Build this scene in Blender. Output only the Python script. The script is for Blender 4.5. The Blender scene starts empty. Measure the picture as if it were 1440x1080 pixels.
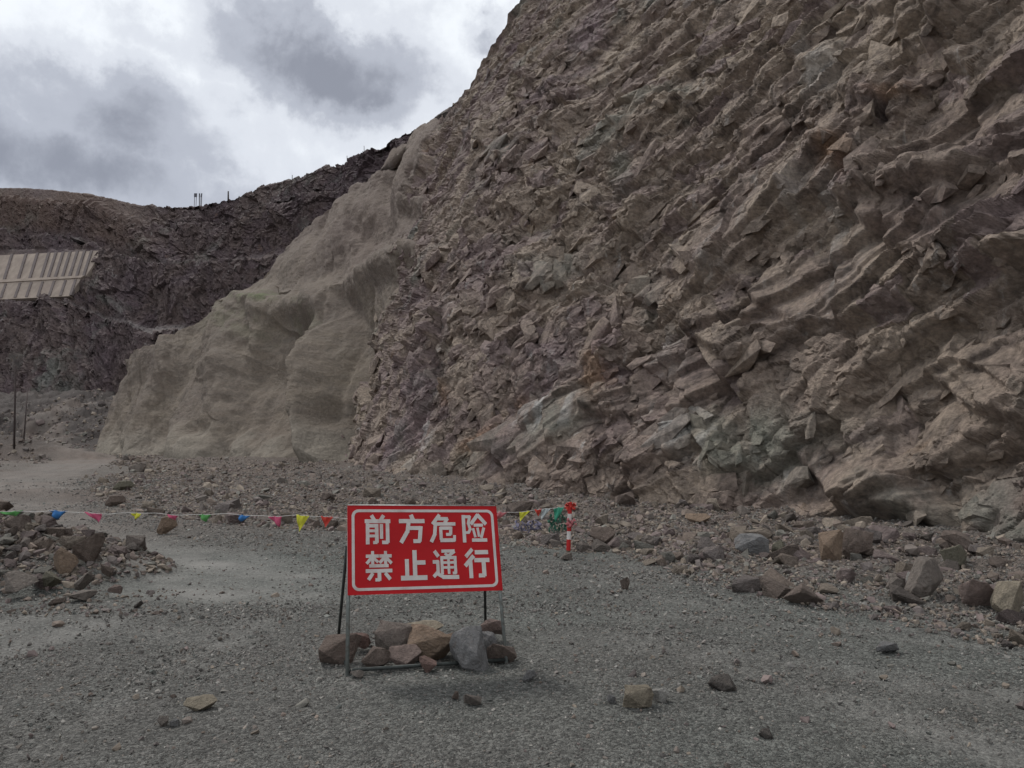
import bpy, bmesh, math, random
import numpy as np
from mathutils import Vector, Matrix, Euler
random.seed(7); RNG = np.random.default_rng(7)
SC = bpy.context.scene
COL = SC.collection
# ------------------------------------------------------------------ camera
F = 1080.0; PITCH = math.radians(4.2); CAMZ = 1.6
cam_d = bpy.data.cameras.new("camera"); cam = bpy.data.objects.new("camera", cam_d); COL.objects.link(cam)
cam_d.sensor_width = 36; cam_d.lens = 36*F/1440; cam_d.clip_start = 0.05; cam_d.clip_end = 3000
cam.location = (0, 0, CAMZ); cam.rotation_euler = (math.pi/2+PITCH, 0, 0); SC.camera = cam
SC.view_settings.view_transform = 'Standard'; SC.view_settings.look = 'None'
SC.view_settings.exposure = 0.38; SC.view_settings.gamma = 1
SP, CP = math.sin(PITCH), math.cos(PITCH)
def ray(px, py):
    u = (px-720)/F; v = (540-py)/F
    return np.array([u, CP-v*SP, SP+v*CP])
def pix(px, py, Y):
    d = ray(px, py); d = d*(Y/d[1]); return np.array([d[0], d[1], CAMZ+d[2]])
def proj(P):
    x, y, z = P[..., 0], P[..., 1], P[..., 2]-CAMZ
    fw = y*CP+z*SP; up = -y*SP+z*CP
    fw = np.where(fw > 0.1, fw, 0.1)
    return 720+F*x/fw, 540-F*up/fw, fw
# ------------------------------------------------------------------ world (overcast sky) and sun
SUN_EL, SUN_AZ = math.radians(50), math.radians(-40)      # azimuth from +Y towards +X
W = bpy.data.worlds.new("World"); SC.world = W; W.use_nodes = True
nt = W.node_tree; nt.nodes.clear()
class NT:
    def __init__(s, tree): s.t = tree
    def n(s, typ, **kw):
        nd = s.t.nodes.new(typ)
        for k, v in kw.items():
            if k == 'inp':
                for a, b in v.items():
                    if isinstance(b, bpy.types.NodeSocket): s.t.links.new(b, nd.inputs[a])
                    else: nd.inputs[a].default_value = b
            else: setattr(nd, k, v)
        return nd
    def math(s, op, a, b=0.0, c=None, clamp=False):
        nd = s.n('ShaderNodeMath', operation=op, use_clamp=clamp)
        for i, q in enumerate((a, b, c)):
            if q is None: continue
            if isinstance(q, bpy.types.NodeSocket): s.t.links.new(q, nd.inputs[i])
            else: nd.inputs[i].default_value = q
        return nd.outputs[0]
    def vm(s, op, a, b=None, out=0):
        nd = s.n('ShaderNodeVectorMath', operation=op)
        for i, q in enumerate((a, b)):
            if q is None: continue
            if isinstance(q, bpy.types.NodeSocket): s.t.links.new(q, nd.inputs[i])
            else: nd.inputs[i].default_value = q
        return nd.outputs[out]
    def noise(s, vec, scale, detail=6, rough=0.55, dist=0.0):
        nd = s.n('ShaderNodeTexNoise', inp={'Vector': vec, 'Scale': scale, 'Detail': detail, 'Roughness': rough, 'Distortion': dist})
        return nd
    def ramp(s, fac, stops, interp='LINEAR'):
        nd = s.n('ShaderNodeValToRGB'); s.t.links.new(fac, nd.inputs[0]); cr = nd.color_ramp; cr.interpolation = interp
        while len(cr.elements) > 1: cr.elements.remove(cr.elements[-1])
        for i, (p, c) in enumerate(stops):
            e = cr.elements[0] if i == 0 else cr.elements.new(p)
            e.position = p; c = c if isinstance(c, (tuple, list)) else (c, c, c)
            e.color = (*c[:3], 1)
        return nd.outputs[0]
    def mix(s, fac, a, b, mode='MIX'):
        nd = s.n('ShaderNodeMix', data_type='RGBA', blend_type=mode)
        for i, q in ((0, fac), (6, a), (7, b)):
            if isinstance(q, bpy.types.NodeSocket): s.t.links.new(q, nd.inputs[i])
            else: nd.inputs[i].default_value = q if i == 0 else (*q[:3], 1)
        return nd.outputs[2]
g = NT(nt)
sky = g.n('ShaderNodeTexSky', sky_type='NISHITA', sun_disc=False, sun_elevation=SUN_EL, sun_rotation=SUN_AZ, altitude=3500)
tc = g.n('ShaderNodeTexCoord'); D = tc.outputs['Generated']
wob = g.noise(D, 4.5, 10, 0.62).outputs['Color']
wv = g.vm('SCALE', g.vm('SUBTRACT', wob, (0.5, 0.5, 0.5))); nt.nodes[-1].inputs[3].default_value = 0.24
Dw = g.vm('ADD', D, wv)
blobs = [(-40, 215, 250, 85, .90), (110, 150, 170, 65, .8), (-60, 60, 200, 50, .45), (455, 95, 125, 62, 1.0), (330, 150, 70, 34, .50),
         (215, 50, 110, 30, .42), (600, 150, 36, 24, .35), (690, 22, 34, 18, .5), (270, 215, 130, 36, .35), (-300, 120, 300, 120, .6)]
tot = None
for (bx, by, rx, ry, w) in blobs:
    c = ray(bx, by); c = c/np.linalg.norm(c)
    d = g.vm('SUBTRACT', Dw, tuple(c))
    d = g.vm('MULTIPLY', d, (F/rx*1.05, 2.0, F/ry*1.05))
    ln = g.n('ShaderNodeVectorMath', operation='LENGTH', inp={0: d}).outputs['Value']
    e = g.math('EXPONENT', g.math('MULTIPLY', g.math('MULTIPLY', ln, ln), -0.8))
    e = g.math('MULTIPLY', e, w)
    tot = e if tot is None else g.math('MAXIMUM', tot, e)
nz = g.noise(D, 8.0, 10, 0.6, 0.2).outputs[0]
dens = g.math('ADD', tot, g.math('MULTIPLY', g.math('SUBTRACT', nz, 0.5), 1.1))
cl = g.ramp(dens, [(0.0, (7.5, 7.8, 8.1)), (0.30, (6.0, 6.25, 6.7)), (0.60, (3.9, 4.1, 4.6)), (1.05, (2.3, 2.42, 2.8))], 'EASE')
mixed = g.mix(0.94, sky.outputs[0], cl)
bg = g.n('ShaderNodeBackground', inp={'Color': mixed, 'Strength': 0.1})
wo = g.n('ShaderNodeOutputWorld', inp={'Surface': bg.outputs[0]})
sun_d = bpy.data.lights.new("sun", 'SUN'); sun_d.energy = 1.5; sun_d.angle = math.radians(10); sun_d.color = (1, .96, .9)
sun = bpy.data.objects.new("sun", sun_d); COL.objects.link(sun)
sv = Vector((math.sin(SUN_AZ)*math.cos(SUN_EL), math.cos(SUN_AZ)*math.cos(SUN_EL), math.sin(SUN_EL)))
sun.rotation_euler = sv.to_track_quat('Z', 'Y').to_euler(); sun.location = sv*50
# ------------------------------------------------------------------ helpers
def tag(o, label=None, cat=None, group=None, kind=None):
    if label: o['label'] = label
    if cat: o['category'] = cat
    if group: o['group'] = group
    if kind: o['kind'] = kind
    return o
def link(name, me, parent=None):
    o = bpy.data.objects.new(name, me); COL.objects.link(o)
    if parent: o.parent = parent
    return o
def empty(name, loc=(0, 0, 0)):
    o = bpy.data.objects.new(name, None); o.empty_display_size = .2; o.location = loc; COL.objects.link(o); return o
def mesh_np(name, V, Fc, mat, smooth=False, attrs=None):
    V = np.asarray(V, np.float32); Fc = np.asarray(Fc, np.int32)
    me = bpy.data.meshes.new(name); n, k = Fc.shape
    me.vertices.add(len(V)); me.vertices.foreach_set('co', V.ravel())
    me.loops.add(n*k); me.loops.foreach_set('vertex_index', Fc.ravel())
    me.polygons.add(n); me.polygons.foreach_set('loop_start', np.arange(0, n*k, k, dtype=np.int32))
    me.polygons.foreach_set('loop_total', np.full(n, k, np.int32))
    me.polygons.foreach_set('use_smooth', np.full(n, smooth, bool))
    me.update(calc_edges=True)
    if attrs:
        for an, av in attrs.items():
            av = np.asarray(av, np.float32)
            if av.ndim == 1:
                a = me.attributes.new(an, 'FLOAT', 'POINT'); a.data.foreach_set('value', av)
            else:
                a = me.attributes.new(an, 'FLOAT_VECTOR', 'POINT'); a.data.foreach_set('vector', av.ravel())
    if mat: me.materials.append(mat)
    return me
def sstep(a, b, x):
    t = np.clip((x-a)/(b-a), 0, 1); return t*t*(3-2*t)
def h2(i, j, s):
    with np.errstate(over='ignore'):
        i = i.astype(np.int64).astype(np.uint32); j = j.astype(np.int64).astype(np.uint32)
        h = i*np.uint32(374761393)+j*np.uint32(668265263)+np.uint32((s*2246822519+3266489917) & 0xffffffff)
        h = (h ^ (h >> np.uint32(13)))*np.uint32(1274126177)
        h = h ^ (h >> np.uint32(16)); h = h*np.uint32(2654435769); h = h ^ (h >> np.uint32(15))
    return h.astype(np.float32)/np.float32(4294967296.0)
def vnoise(x, y, s):
    i = np.floor(x); j = np.floor(y); fx = x-i; fy = y-j
    fx = fx*fx*fx*(fx*(fx*6-15)+10); fy = fy*fy*fy*(fy*(fy*6-15)+10)
    a = h2(i, j, s); b = h2(i+1, j, s); c = h2(i, j+1, s); d = h2(i+1, j+1, s)
    return ((a*(1-fx)+b*fx)*(1-fy)+(c*(1-fx)+d*fx)*fy)*2-1
def fbm(x, y, s, octv=4, gain=0.5):
    r = 0; a = 1.0; t = 0
    for k in range(octv):
        c, sn = math.cos(.6*k), math.sin(.6*k)
        r = r+a*vnoise((x*c-y*sn)*2**k+17.3*k, (x*sn+y*c)*2**k-9.1*k, s+k*7); t += a; a *= gain
    return r/t
def cells(x, y, size, aniso, rot, s, warp=.12, jit=.95, tilt=1.0, env=False):
    """facet noise: every cell is its own tilted plane. returns height (about -1..1), border distance, cell hash"""
    c, sn = math.cos(rot), math.sin(rot)
    qx = (x*c+y*sn)/(size*aniso); qy = (-x*sn+y*c)/size
    w = warp
    qx = qx+w*vnoise(qx*1.3+5, qy*1.3, s+91); qy = qy+w*vnoise(qx*1.3, qy*1.3+7, s+92)
    i = np.floor(qx); j = np.floor(qy)
    F1 = np.full(x.shape, 9., np.float32); F2 = F1.copy()
    bi = np.zeros_like(F1); bj = np.zeros_like(F1); bdx = np.zeros_like(F1); bdy = np.zeros_like(F1)
    for di in (-1, 0, 1):
        for dj in (-1, 0, 1):
            ii = i+di; jj = j+dj
            dx = qx-(ii+.5+jit*(h2(ii, jj, s)-.5)); dy = qy-(jj+.5+jit*(h2(ii, jj, s+1)-.5))
            d = dx*dx+dy*dy
            if env:      # continuous upper envelope of tilted planes that fall off beyond their own radius
                d = 4-(.45*(h2(ii, jj, s+2)*2-1)+tilt*((h2(ii, jj, s+3)*2-1)*dx+(h2(ii, jj, s+4)*2-1)*dy)-1.7*np.maximum(np.sqrt(d)-.30, 0))
            m = d < F1
            F2 = np.where(m, F1, np.minimum(F2, d)); F1 = np.where(m, d, F1)
            bi = np.where(m, ii, bi); bj = np.where(m, jj, bj); bdx = np.where(m, dx, bdx); bdy = np.where(m, dy, bdy)
    if env: return 4.0-F1, F2-F1, h2(bi, bj, s+5)
    off = h2(bi, bj, s+2)*2-1; gx = h2(bi, bj, s+3)*2-1; gy = h2(bi, bj, s+4)*2-1
    return .45*off+tilt*(gx*bdx+gy*bdy), np.sqrt(F2)-np.sqrt(F1), h2(bi, bj, s+5)
def catmull(P, t):
    P = np.asarray(P, float); n = len(P); t = np.clip(t, 0, n-1.0001); i = np.floor(t).astype(int); f = (t-i)[:, None]
    p0 = P[np.maximum(i-1, 0)]; p1 = P[i]; p2 = P[i+1]; p3 = P[np.minimum(i+2, n-1)]
    return .5*((2*p1)+(-p0+p2)*f+(2*p0-5*p1+4*p2-p3)*f**2+(-p0+3*p1-3*p2+p3)*f**3)
def grid_faces(nr, nc):
    a = np.arange(nr*nc).reshape(nr, nc)
    return np.stack([a[:-1, :-1], a[:-1, 1:], a[1:, 1:], a[1:, :-1]], -1).reshape(-1, 4)
def blur(A, k=1, n=2):
    for _ in range(n):
        for ax in (0, 1):
            B = A.copy()
            for d in range(1, k+1): B += np.roll(A, d, ax)+np.roll(A, -d, ax)
            B /= 2*k+1
            sl = [slice(None)]*A.ndim; sl[ax] = slice(k, -k); A = A.copy(); A[tuple(sl)] = B[tuple(sl)]
    return A
def normals(P):
    du = np.gradient(P, axis=1); dv = np.gradient(P, axis=0); n = np.cross(du, dv)
    return n/np.maximum(np.linalg.norm(n, axis=-1, keepdims=True), 1e-9)
def segdist(px, py, pts):
    """distance to a polyline, side (+ = above in the picture plane), position along 0..1"""
    best = np.full(px.shape, 1e9); side = np.zeros(px.shape); al = np.zeros(px.shape)
    n = len(pts)-1
    for k in range(n):
        (x0, y0), (x1, y1) = pts[k][:2], pts[k+1][:2]
        dx, dy = x1-x0, y1-y0; L2 = dx*dx+dy*dy
        t = np.clip(((px-x0)*dx+(py-y0)*dy)/L2, 0, 1)
        ex = px-(x0+t*dx); ey = py-(y0+t*dy); d = np.sqrt(ex*ex+ey*ey)
        sd = np.where(dx*ey-dy*ex < 0, 1, -1)
        m = d < best; best = np.where(m, d, best); side = np.where(m, sd, side); al = np.where(m, (k+t)/n, al)
    return best, side, al
# ------------------------------------------------------------------ materials
def newmat(name):
    m = bpy.data.materials.new(name); m.use_nodes = True; t = m.node_tree; t.nodes.clear()
    G = NT(t); out = G.n('ShaderNodeOutputMaterial'); b = G.n('ShaderNodeBsdfPrincipled', inp={'Roughness': .9})
    b.inputs['Specular IOR Level'].default_value = .25
    t.links.new(b.outputs[0], out.inputs[0]); return m, G, b
def simple(name, col, rough=.6, metal=0, var=.15, scale=20, bump=0.0, dirt=None):
    m, G, b = newmat(name); co = G.n('ShaderNodeTexCoord').outputs['Object']
    nz = G.noise(co, scale, 6, .6).outputs[0]
    lo = tuple(c*(1-var) for c in col); hi = tuple(min(1, c*(1+var)) for c in col)
    c = G.ramp(nz, [(.3, lo), (.7, hi)])
    if dirt:
        nz2 = G.noise(co, scale*.35, 8, .7, .5).outputs[0]
        c = G.mix(G.ramp(nz2, [(dirt[1], 0), (dirt[1]+.15, dirt[2])]), c, dirt[0])
    G.t.links.new(c, b.inputs['Base Color']); b.inputs['Roughness'].default_value = rough; b.inputs['Metallic'].default_value = metal
    if bump:
        bp = G.n('ShaderNodeBump', inp={'Height': nz, 'Strength': .6, 'Distance': bump}); G.t.links.new(bp.outputs[0], b.inputs['Normal'])
    return m
def attr(G, name, out='Fac'):
    return G.n('ShaderNodeAttribute', attribute_name=name).outputs[out]
def rock_mat(name, base, lite, dark, purple=(.16, .125, .13), scale=1.0, bumpd=.05):
    m, G, b = newmat(name); pos = G.n('ShaderNodeNewGeometry').outputs['Position']
    ch = attr(G, 'cellhash'); ch2 = attr(G, 'cellhash2')
    n1 = G.noise(pos, .16*scale, 7, .6, .6).outputs[0]
    n2 = G.noise(pos, 1.4*scale, 9, .65, .8).outputs[0]
    n3 = G.noise(pos, 9*scale, 8, .7).outputs[0]
    c = G.mix(G.math('MULTIPLY', attr(G, 'warm'), .8), G.ramp(n1, [(.40, purple), (.5, base), (.62, lite)]), G.ramp(n1, [(.36, base), (.56, lite)]))
    c = G.mix(G.ramp(n2, [(.36, .85), (.54, 0)]), c, dark)
    c = G.mix(G.math('MULTIPLY', ch, .45), c, lite)
    c = G.mix(G.math('MULTIPLY', G.ramp(ch2, [(.6, 0), (.9, 1)]), .5), c, purple)
    # green grey mineral patches, ochre stains, white streaks
    ng = G.noise(G.vm('ADD', pos, (31, 7, 3)), .22*scale, 6, .6, .5).outputs[0]
    c = G.mix(G.math('MULTIPLY', G.ramp(ng, [(.56, 0), (.68, 1)]), .5), c, (.15, .165, .145))
    no = G.noise(G.vm('ADD', pos, (-11, 17, 5)), .55*scale, 5, .6, .4).outputs[0]
    c = G.mix(G.math('MULTIPLY', G.ramp(no, [(.66, 0), (.76, 1)]), .55), c, (.22, .125, .06))
    st = G.vm('MULTIPLY', pos, (3.2*scale, 3.2*scale, .55*scale))
    nw = G.noise(st, 1.0, 7, .7, .3).outputs[0]
    gate = G.noise(G.vm('ADD', pos, (3, 3, 40)), .35*scale, 3, .5).outputs[0]
    c = G.mix(G.math('MULTIPLY', G.ramp(nw, [(.58, 0), (.68, 1)]), G.ramp(gate, [(.5, 0), (.62, .55)])), c, (.42, .40, .38))
    c = G.mix(attr(G, 'redtop'), c, (.098, .064, .049)); c = G.mix(attr(G, 'ochre'), c, (.30, .15, .06)); c = G.mix(attr(G, 'green'), c, (.155, .175, .145)); c = G.mix(attr(G, 'pale'), c, (.40, .39, .37))
    c = G.mix(1.0, c, G.ramp(n3, [(.28, .5), (.5, 1.0), (.72, 1.5)]), 'MULTIPLY')
    G.t.links.new(c, b.inputs['Base Color'])
    v = G.n('ShaderNodeTexVoronoi', feature='F1', inp={'Vector': G.vm('ADD', pos, G.vm('MULTIPLY', G.noise(pos, 3*scale, 4).outputs['Color'], (.35, .35, .35))), 'Scale': 5.0*scale})
    vs = G.n('ShaderNodeSeparateColor', inp={0: v.outputs['Color']}).outputs[0]
    n4 = G.noise(G.vm('MULTIPLY', pos, (1, 1, 1.6)), 5*scale, 12, .72, .4).outputs[0]
    hgt = G.math('ADD', G.math('MULTIPLY', n4, 1.3), G.math('MULTIPLY', vs, .35))
    bp = G.n('ShaderNodeBump', inp={'Height': hgt, 'Strength': .9, 'Distance': bumpd/scale}); G.t.links.new(bp.outputs[0], b.inputs['Normal'])
    return m
M_CLIFF = rock_mat('cliff_rock', (.204, .155, .130), (.286, .230, .182), (.062, .047, .043), (.168, .122, .127), 1.0, .09)
M_FAR = rock_mat('far_rock', (.086, .062, .060), (.112, .084, .076), (.050, .038, .038), (.084, .061, .068), .3, .07)
def shot_mat():
    m, G, b = newmat('sprayed_concrete'); pos = G.n('ShaderNodeNewGeometry').outputs['Position']
    n1 = G.noise(pos, .12, 6, .6, .5).outputs[0]; n2 = G.noise(G.vm('MULTIPLY', pos, (.5, .5, 1.6)), 1.1, 9, .7, .6).outputs[0]
    c = G.ramp(n1, [(.3, (.120, .094, .079)), (.5, (.152, .122, .098)), (.7, (.182, .149, .115))])
    c = G.mix(G.ramp(n2, [(.35, .55), (.6, 0)]), c, (.11, .093, .08))
    c = G.mix(attr(G, 'foot'), c, (.215, .19, .157))
    c = G.mix(attr(G, 'purple'), c, (.15, .110, .100)); c = G.mix(attr(G, 'green'), c, (.12, .13, .07))
    st = G.noise(G.vm('MULTIPLY', pos, (2.2, 2.2, .35)), 1.0, 6, .65).outputs[0]
    c = G.mix(G.ramp(st, [(.55, 0), (.7, .4)]), c, (.215, .185, .148))
    c = G.mix(1.0, c, G.ramp(G.noise(pos, 5, 9, .75).outputs[0], [(.3, .72), (.7, 1.28)]), 'MULTIPLY')
    G.t.links.new(c, b.inputs['Base Color'])
    bp = G.n('ShaderNodeBump', inp={'Height': G.noise(pos, 2.5, 12, .7).outputs[0], 'Strength': 1.0, 'Distance': .22}); G.t.links.new(bp.outputs[0], b.inputs['Normal'])
    return m
M_SHOT = shot_mat()
def ground_mat():
    m, G, b = newmat('quarry_gravel'); pos = G.n('ShaderNodeNewGeometry').outputs['Position']
    n1 = G.noise(pos, .35, 7, .6, .4).outputs[0]; n2 = G.noise(pos, 2.2, 8, .65).outputs[0]
    c = G.ramp(n1, [(.3, (.112, .104, .096)), (.5, (.122, .120, .111)), (.7, (.140, .136, .126))])
    c = G.mix(attr(G, 'green'), c, (.112, .125, .114))
    c = G.mix(attr(G, 'dust'), c, (.205, .198, .185))
    c = G.mix(attr(G, 'brown'), c, (.135, .104, .088))
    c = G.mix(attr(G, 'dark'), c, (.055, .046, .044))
    c = G.mix(1.0, c, G.ramp(n2, [(.3, .82), (.7, 1.15)]), 'MULTIPLY')
    vo = G.n('ShaderNodeTexVoronoi', inp={'Vector': pos, 'Scale': 46.0}); sc = G.n('ShaderNodeSeparateColor', inp={0: vo.outputs['Color']}).outputs[0]
    vo2 = G.n('ShaderNodeTexVoronoi', inp={'Vector': pos, 'Scale': 125.0}); sc2 = G.n('ShaderNodeSeparateColor', inp={0: vo2.outputs['Color']}).outputs[0]
    gr = G.math('ADD', G.math('MULTIPLY', sc, .5), G.math('MULTIPLY', sc2, .5))
    loose = G.math('SUBTRACT', 1.0, G.math('MULTIPLY', attr(G, 'dust'), .8))
    c = G.mix(loose, c, G.mix(1.0, c, G.ramp(gr, [(.12, .42), (.5, .88), (.88, 1.75)]), 'MULTIPLY'))
    G.t.links.new(c, b.inputs['Base Color'])
    dist = G.math('SUBTRACT', 1.0, vo.outputs['Distance']); d2 = G.math('SUBTRACT', 1.0, vo2.outputs['Distance'])
    hg = G.math('ADD', G.math('MULTIPLY', dist, 1.0), G.math('MULTIPLY', d2, .5)); hg = G.math('MULTIPLY', hg, loose)
    hg = G.math('ADD', hg, G.math('MULTIPLY', G.noise(pos, 14, 8, .7).outputs[0], 1.6))
    bp = G.n('ShaderNodeBump', inp={'Height': hg, 'Strength': .9, 'Distance': .026}); G.t.links.new(bp.outputs[0], b.inputs['Normal'])
    return m
M_GROUND = ground_mat()
def stone_mat(name, use_attr):
    m, G, b = newmat(name)
    co = G.n('ShaderNodeTexCoord').outputs['Object'] if not use_attr else G.n('ShaderNodeNewGeometry').outputs['Position']
    base = attr(G, 'tint', 'Color') if use_attr else G.n('ShaderNodeObjectInfo').outputs['Color']
    s = 1.0 if not use_attr else 4.0
    n1 = G.noise(co, 2.2*s, 8, .65, .5).outputs[0]; n2 = G.noise(co, 14*s, 8, .7).outputs[0]
    c = G.mix(1.0, base, G.ramp(n1, [(.3, .66), (.5, 1.0), (.72, 1.3)]), 'MULTIPLY')
    c = G.mix(G.ramp(n2, [(.5, 0), (.72, .35)]), c, (.30, .27, .24))
    if not use_attr:
        c = G.mix(G.ramp(G.noise(co, 3.1, 5, .6, 1.2).outputs[0], [(.56, 0), (.66, .4)]), c, (.16, .12, .10))
    G.t.links.new(c, b.inputs['Base Color'])
    n3 = G.noise(co, 5*s, 10, .7, .4).outputs[0]
    bp = G.n('ShaderNodeBump', inp={'Height': n3, 'Strength': .8, 'Distance': .14 if not use_attr else .02}); G.t.links.new(bp.outputs[0], b.inputs['Normal'])
    return m
M_STONE = stone_mat('loose_stone', False); M_RUBBLE = stone_mat('rubble_stone', True)
# ------------------------------------------------------------------ near mass: rock face and sprayed concrete slope, one real surface
COLS = [  # base x,y   crest x,y,z
    ((25, -16), (40, -8, 30)), ((13.5, 1.5), (28, 10, 30)), ((7.3, 8.8), (21.5, 18.0, 30)),
    ((6.0, 13.4), (17.6, 22.6, 30)), ((3.0, 18.4), (13.8, 30, 30)), ((-.4, 22.0), (7.6, 39.0, 30)),
    ((-4.3, 27.5), None, (772, -30, 47)), ((-8.3, 37), None, (642, 140, 56)), ((-10.2, 44), None, (592, 184, 63)),
    ((-17.5, 52), None, (517, 253, 72)), ((-24.3, 60), None, (432, 322, 80)), ((-29.5, 66), None, (340, 422, 82)),
    ((-35.4, 70), None, (232, 486, 80)), ((-40, 75), None, (188, 502, 82)), ((-44, 84), (-43, 90, 10.0)), ((-46, 104), (-39, 104, 13.0))]
BASE = []; CREST = []
for c in COLS:
    BASE.append((c[0][0], c[0][1], 0.0)); CREST.append(c[1] if c[1] is not None else tuple(pix(*c[2])))
def stepped(spec):
    out = []
    for a, b, n in spec: out.append(np.linspace(a, b, n, endpoint=False))
    return np.concatenate(out)
QUAL = 1.0
tu = stepped([(0, 1, 12), (1, 1.8, 40), (1.8, 6, int(820*QUAL)), (6, 13, int(520*QUAL)), (13, 14.99, 60)])
vv = np.linspace(0, 1, int(900*QUAL))**1.35
vv = np.concatenate([[-.05, -.03], vv*1.0, 1+np.array([.01, .03, .06, .12, .25, .5])])
Bc = catmull(BASE, tu); Cc = catmull(CREST, tu)
back = np.stack([np.interp(tu, [0, 6, 10, 15], [12, 6, 4, 3]), np.interp(tu, [0, 6, 10, 15], [8, 16, 18, 3]), np.zeros_like(tu)], -1)
vcl = np.clip(vv, -1, 1)[:, None, None]
P = Bc[None]*(1-vcl)+Cc[None]*vcl
P[..., 2] += 0
over = np.clip(vv-1, 0, 1)[:, None, None]
P = P+back[None]*over*2; P[..., 2] -= (over[..., 0]**1.0)*1.5
# slight concavity of the profile, benches
N = normals(P); N = np.where((N[..., 1:2] > 0) & (N[..., 2:3] < 0), -N, N)
if N[len(vv)//2, len(tu)//3, 1] > 0: N = -N
px, py, dep = proj(P)
la = np.concatenate([[0], np.cumsum(np.linalg.norm(np.diff(P[len(vv)//4], axis=0), axis=1))]); La = -np.broadcast_to(la[None], P.shape[:2]).astype(np.float32)
Lb = (vcl[..., 0]*np.linalg.norm(Cc-Bc, axis=1)[None]).astype(np.float32)
# boundary between rock and sprayed concrete (picture-defined once, then fixed in the geometry)
bnd_y = [-200, 130, 165, 230, 300, 345, 352, 430, 480, 560, 650, 720]; bnd_x = [700, 640, 618, 603, 588, 578, 600, 562, 535, 505, 492, 490]
bx = np.interp(py, bnd_y, bnd_x)+26*fbm(La*.3, Lb*.3, 5, 5)
shot = (px < bx) & (tu[None] > 6.3)
smask = 1-sstep(-4, 6, px-bx); smask = np.where(tu[None] > 6.3, smask, 0)
m2p = F/dep
H = np.zeros(px.shape, np.float32); crackA = np.zeros_like(H)
wx = La+.2*fbm(La*.5, Lb*.5, 11, 3); wy = Lb+.2*fbm(La*.5+9, Lb*.5, 12, 3)
R = math.radians
right = sstep(700, 1150, px).astype(np.float32)      # strongly bedded on the right, blocky on the left
H += 1.0*fbm(La*.09, Lb*.09, 21, 3)
amp1 = .45+1.1*np.clip(fbm(La*.10+7, Lb*.10, 46, 3)+.5, 0, 1)**1.5
amp2 = (.35+1.2*np.clip(fbm(La*.16+3, Lb*.16, 45, 3)+.45, 0, 1)**1.5)*(1-.45*right)
f, bd, hc1 = cells(wx, wy, 4.2, 1.3, R(30), 31, tilt=1.5); H += .30*f
f, bd, hc2 = cells(wx, wy, 1.9, 1.5, R(36), 41, tilt=1.6); H += .22*f*amp1
def bedding(rot, sx, sy, k, amp, s):      # long scarps that follow the layering
    c, sn = math.cos(rot), math.sin(rot); qx = (wx*c+wy*sn)/sx; qy = (-wx*sn+wy*c)/sy
    t = (.40*vnoise(qx, qy, s)+.14*vnoise(qx*2.3, qy*2.1, s+1)+.05*vnoise(qx*7, qy*6, s+2)+1.15*qy+.9*hc1+.35*hc2)*k
    fr = t-np.floor(t); return amp*(-fr+sstep(.0, .05, fr))+amp*0, np.exp(-(np.minimum(fr, 1-fr)/.05)**2)
b1, c1 = bedding(R(30), 9., 2.2, .9, .50, 881); b2, c2 = bedding(R(41), 4., 1.3, .7, .17, 885); b3, c3 = bedding(R(-55), 4., 1.4, .9, .20, 889)
H += b1*(.35+.65*right)+b2*(.5+.5*right)+b3*(1-.6*right)
crackA += .10*c1*right+.06*c2+.05*c3
# named ledges: (polyline, outward step, fade length above)
LEDGES = [([(1035, 384), (1110, 374), (1190, 330), (1255, 303), (1340, 296), (1450, 262)], .75, 1.5),
          ([(1060, 425), (1110, 452), (1150, 476), (1185, 487)], .55, .8),
          ([(925, 392), (1000, 398), (1085, 415)], .55, .9),
          ([(1190, 470), (1215, 468), (1290, 442), (1375, 408), (1450, 385)], .9, 1.6),
          ([(1150, 500), (1250, 500), (1340, 462), (1450, 440)], .3, .6),
          ([(1215, 330), (1330, 345), (1450, 300)], .25, .7),
          ([(1300, 118), (1345, 105), (1400, 66), (1450, 20)], .7, 1.5),
          ([(1240, 180), (1285, 170), (1325, 160)], .45, .5),
          ([(1370, 130), (1410, 122), (1450, 98)], .9, .9),
          ([(1150, 190), (1230, 170), (1330, 205), (1450, 150)], .35, .9),
          ([(1095, 160), (1160, 118), (1210, 100)], .4, .7),
          ([(835, 545), (870, 520), (900, 495), (920, 470)], .7, .9),
          ([(830, 583), (850, 588), (880, 600), (930, 590), (985, 560)], .6, .8),
          ([(640, 470), (700, 480), (760, 440), (800, 395)], .5, 1.0),
          ([(740, 185), (800, 200), (850, 150)], .6, 1.2), ([(655, 190), (690, 215), (705, 180)], .8, 1.2),
          ([(900, 380), (960, 330), (1010, 300)], .4, .8), ([(700, 300), (760, 320), (830, 260)], .45, .9),
          ([(870, 690), (960, 640), (1000, 610)], .3, .5), ([(1080, 615), (1130, 655), (1180, 712), (1215, 728), (1290, 732), (1330, 700)], .8, 1.6),
          ([(1290, 520), (1350, 560), (1450, 600)], .4, .8), ([(950, 470), (1050, 520), (1130, 540)], .35, .9),
          ([(560, 480), (600, 500), (640, 470)], .5, 1.0), ([(560, 420), (610, 400), (650, 360)], .5, 1.0)]
wpx = px+9*fbm(La*.8, Lb*.8, 101, 4)*np.minimum(m2p/50, 1.5); wpy = py+9*fbm(La*.8+5, Lb*.8, 102, 4)*np.minimum(m2p/50, 1.5)
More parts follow.
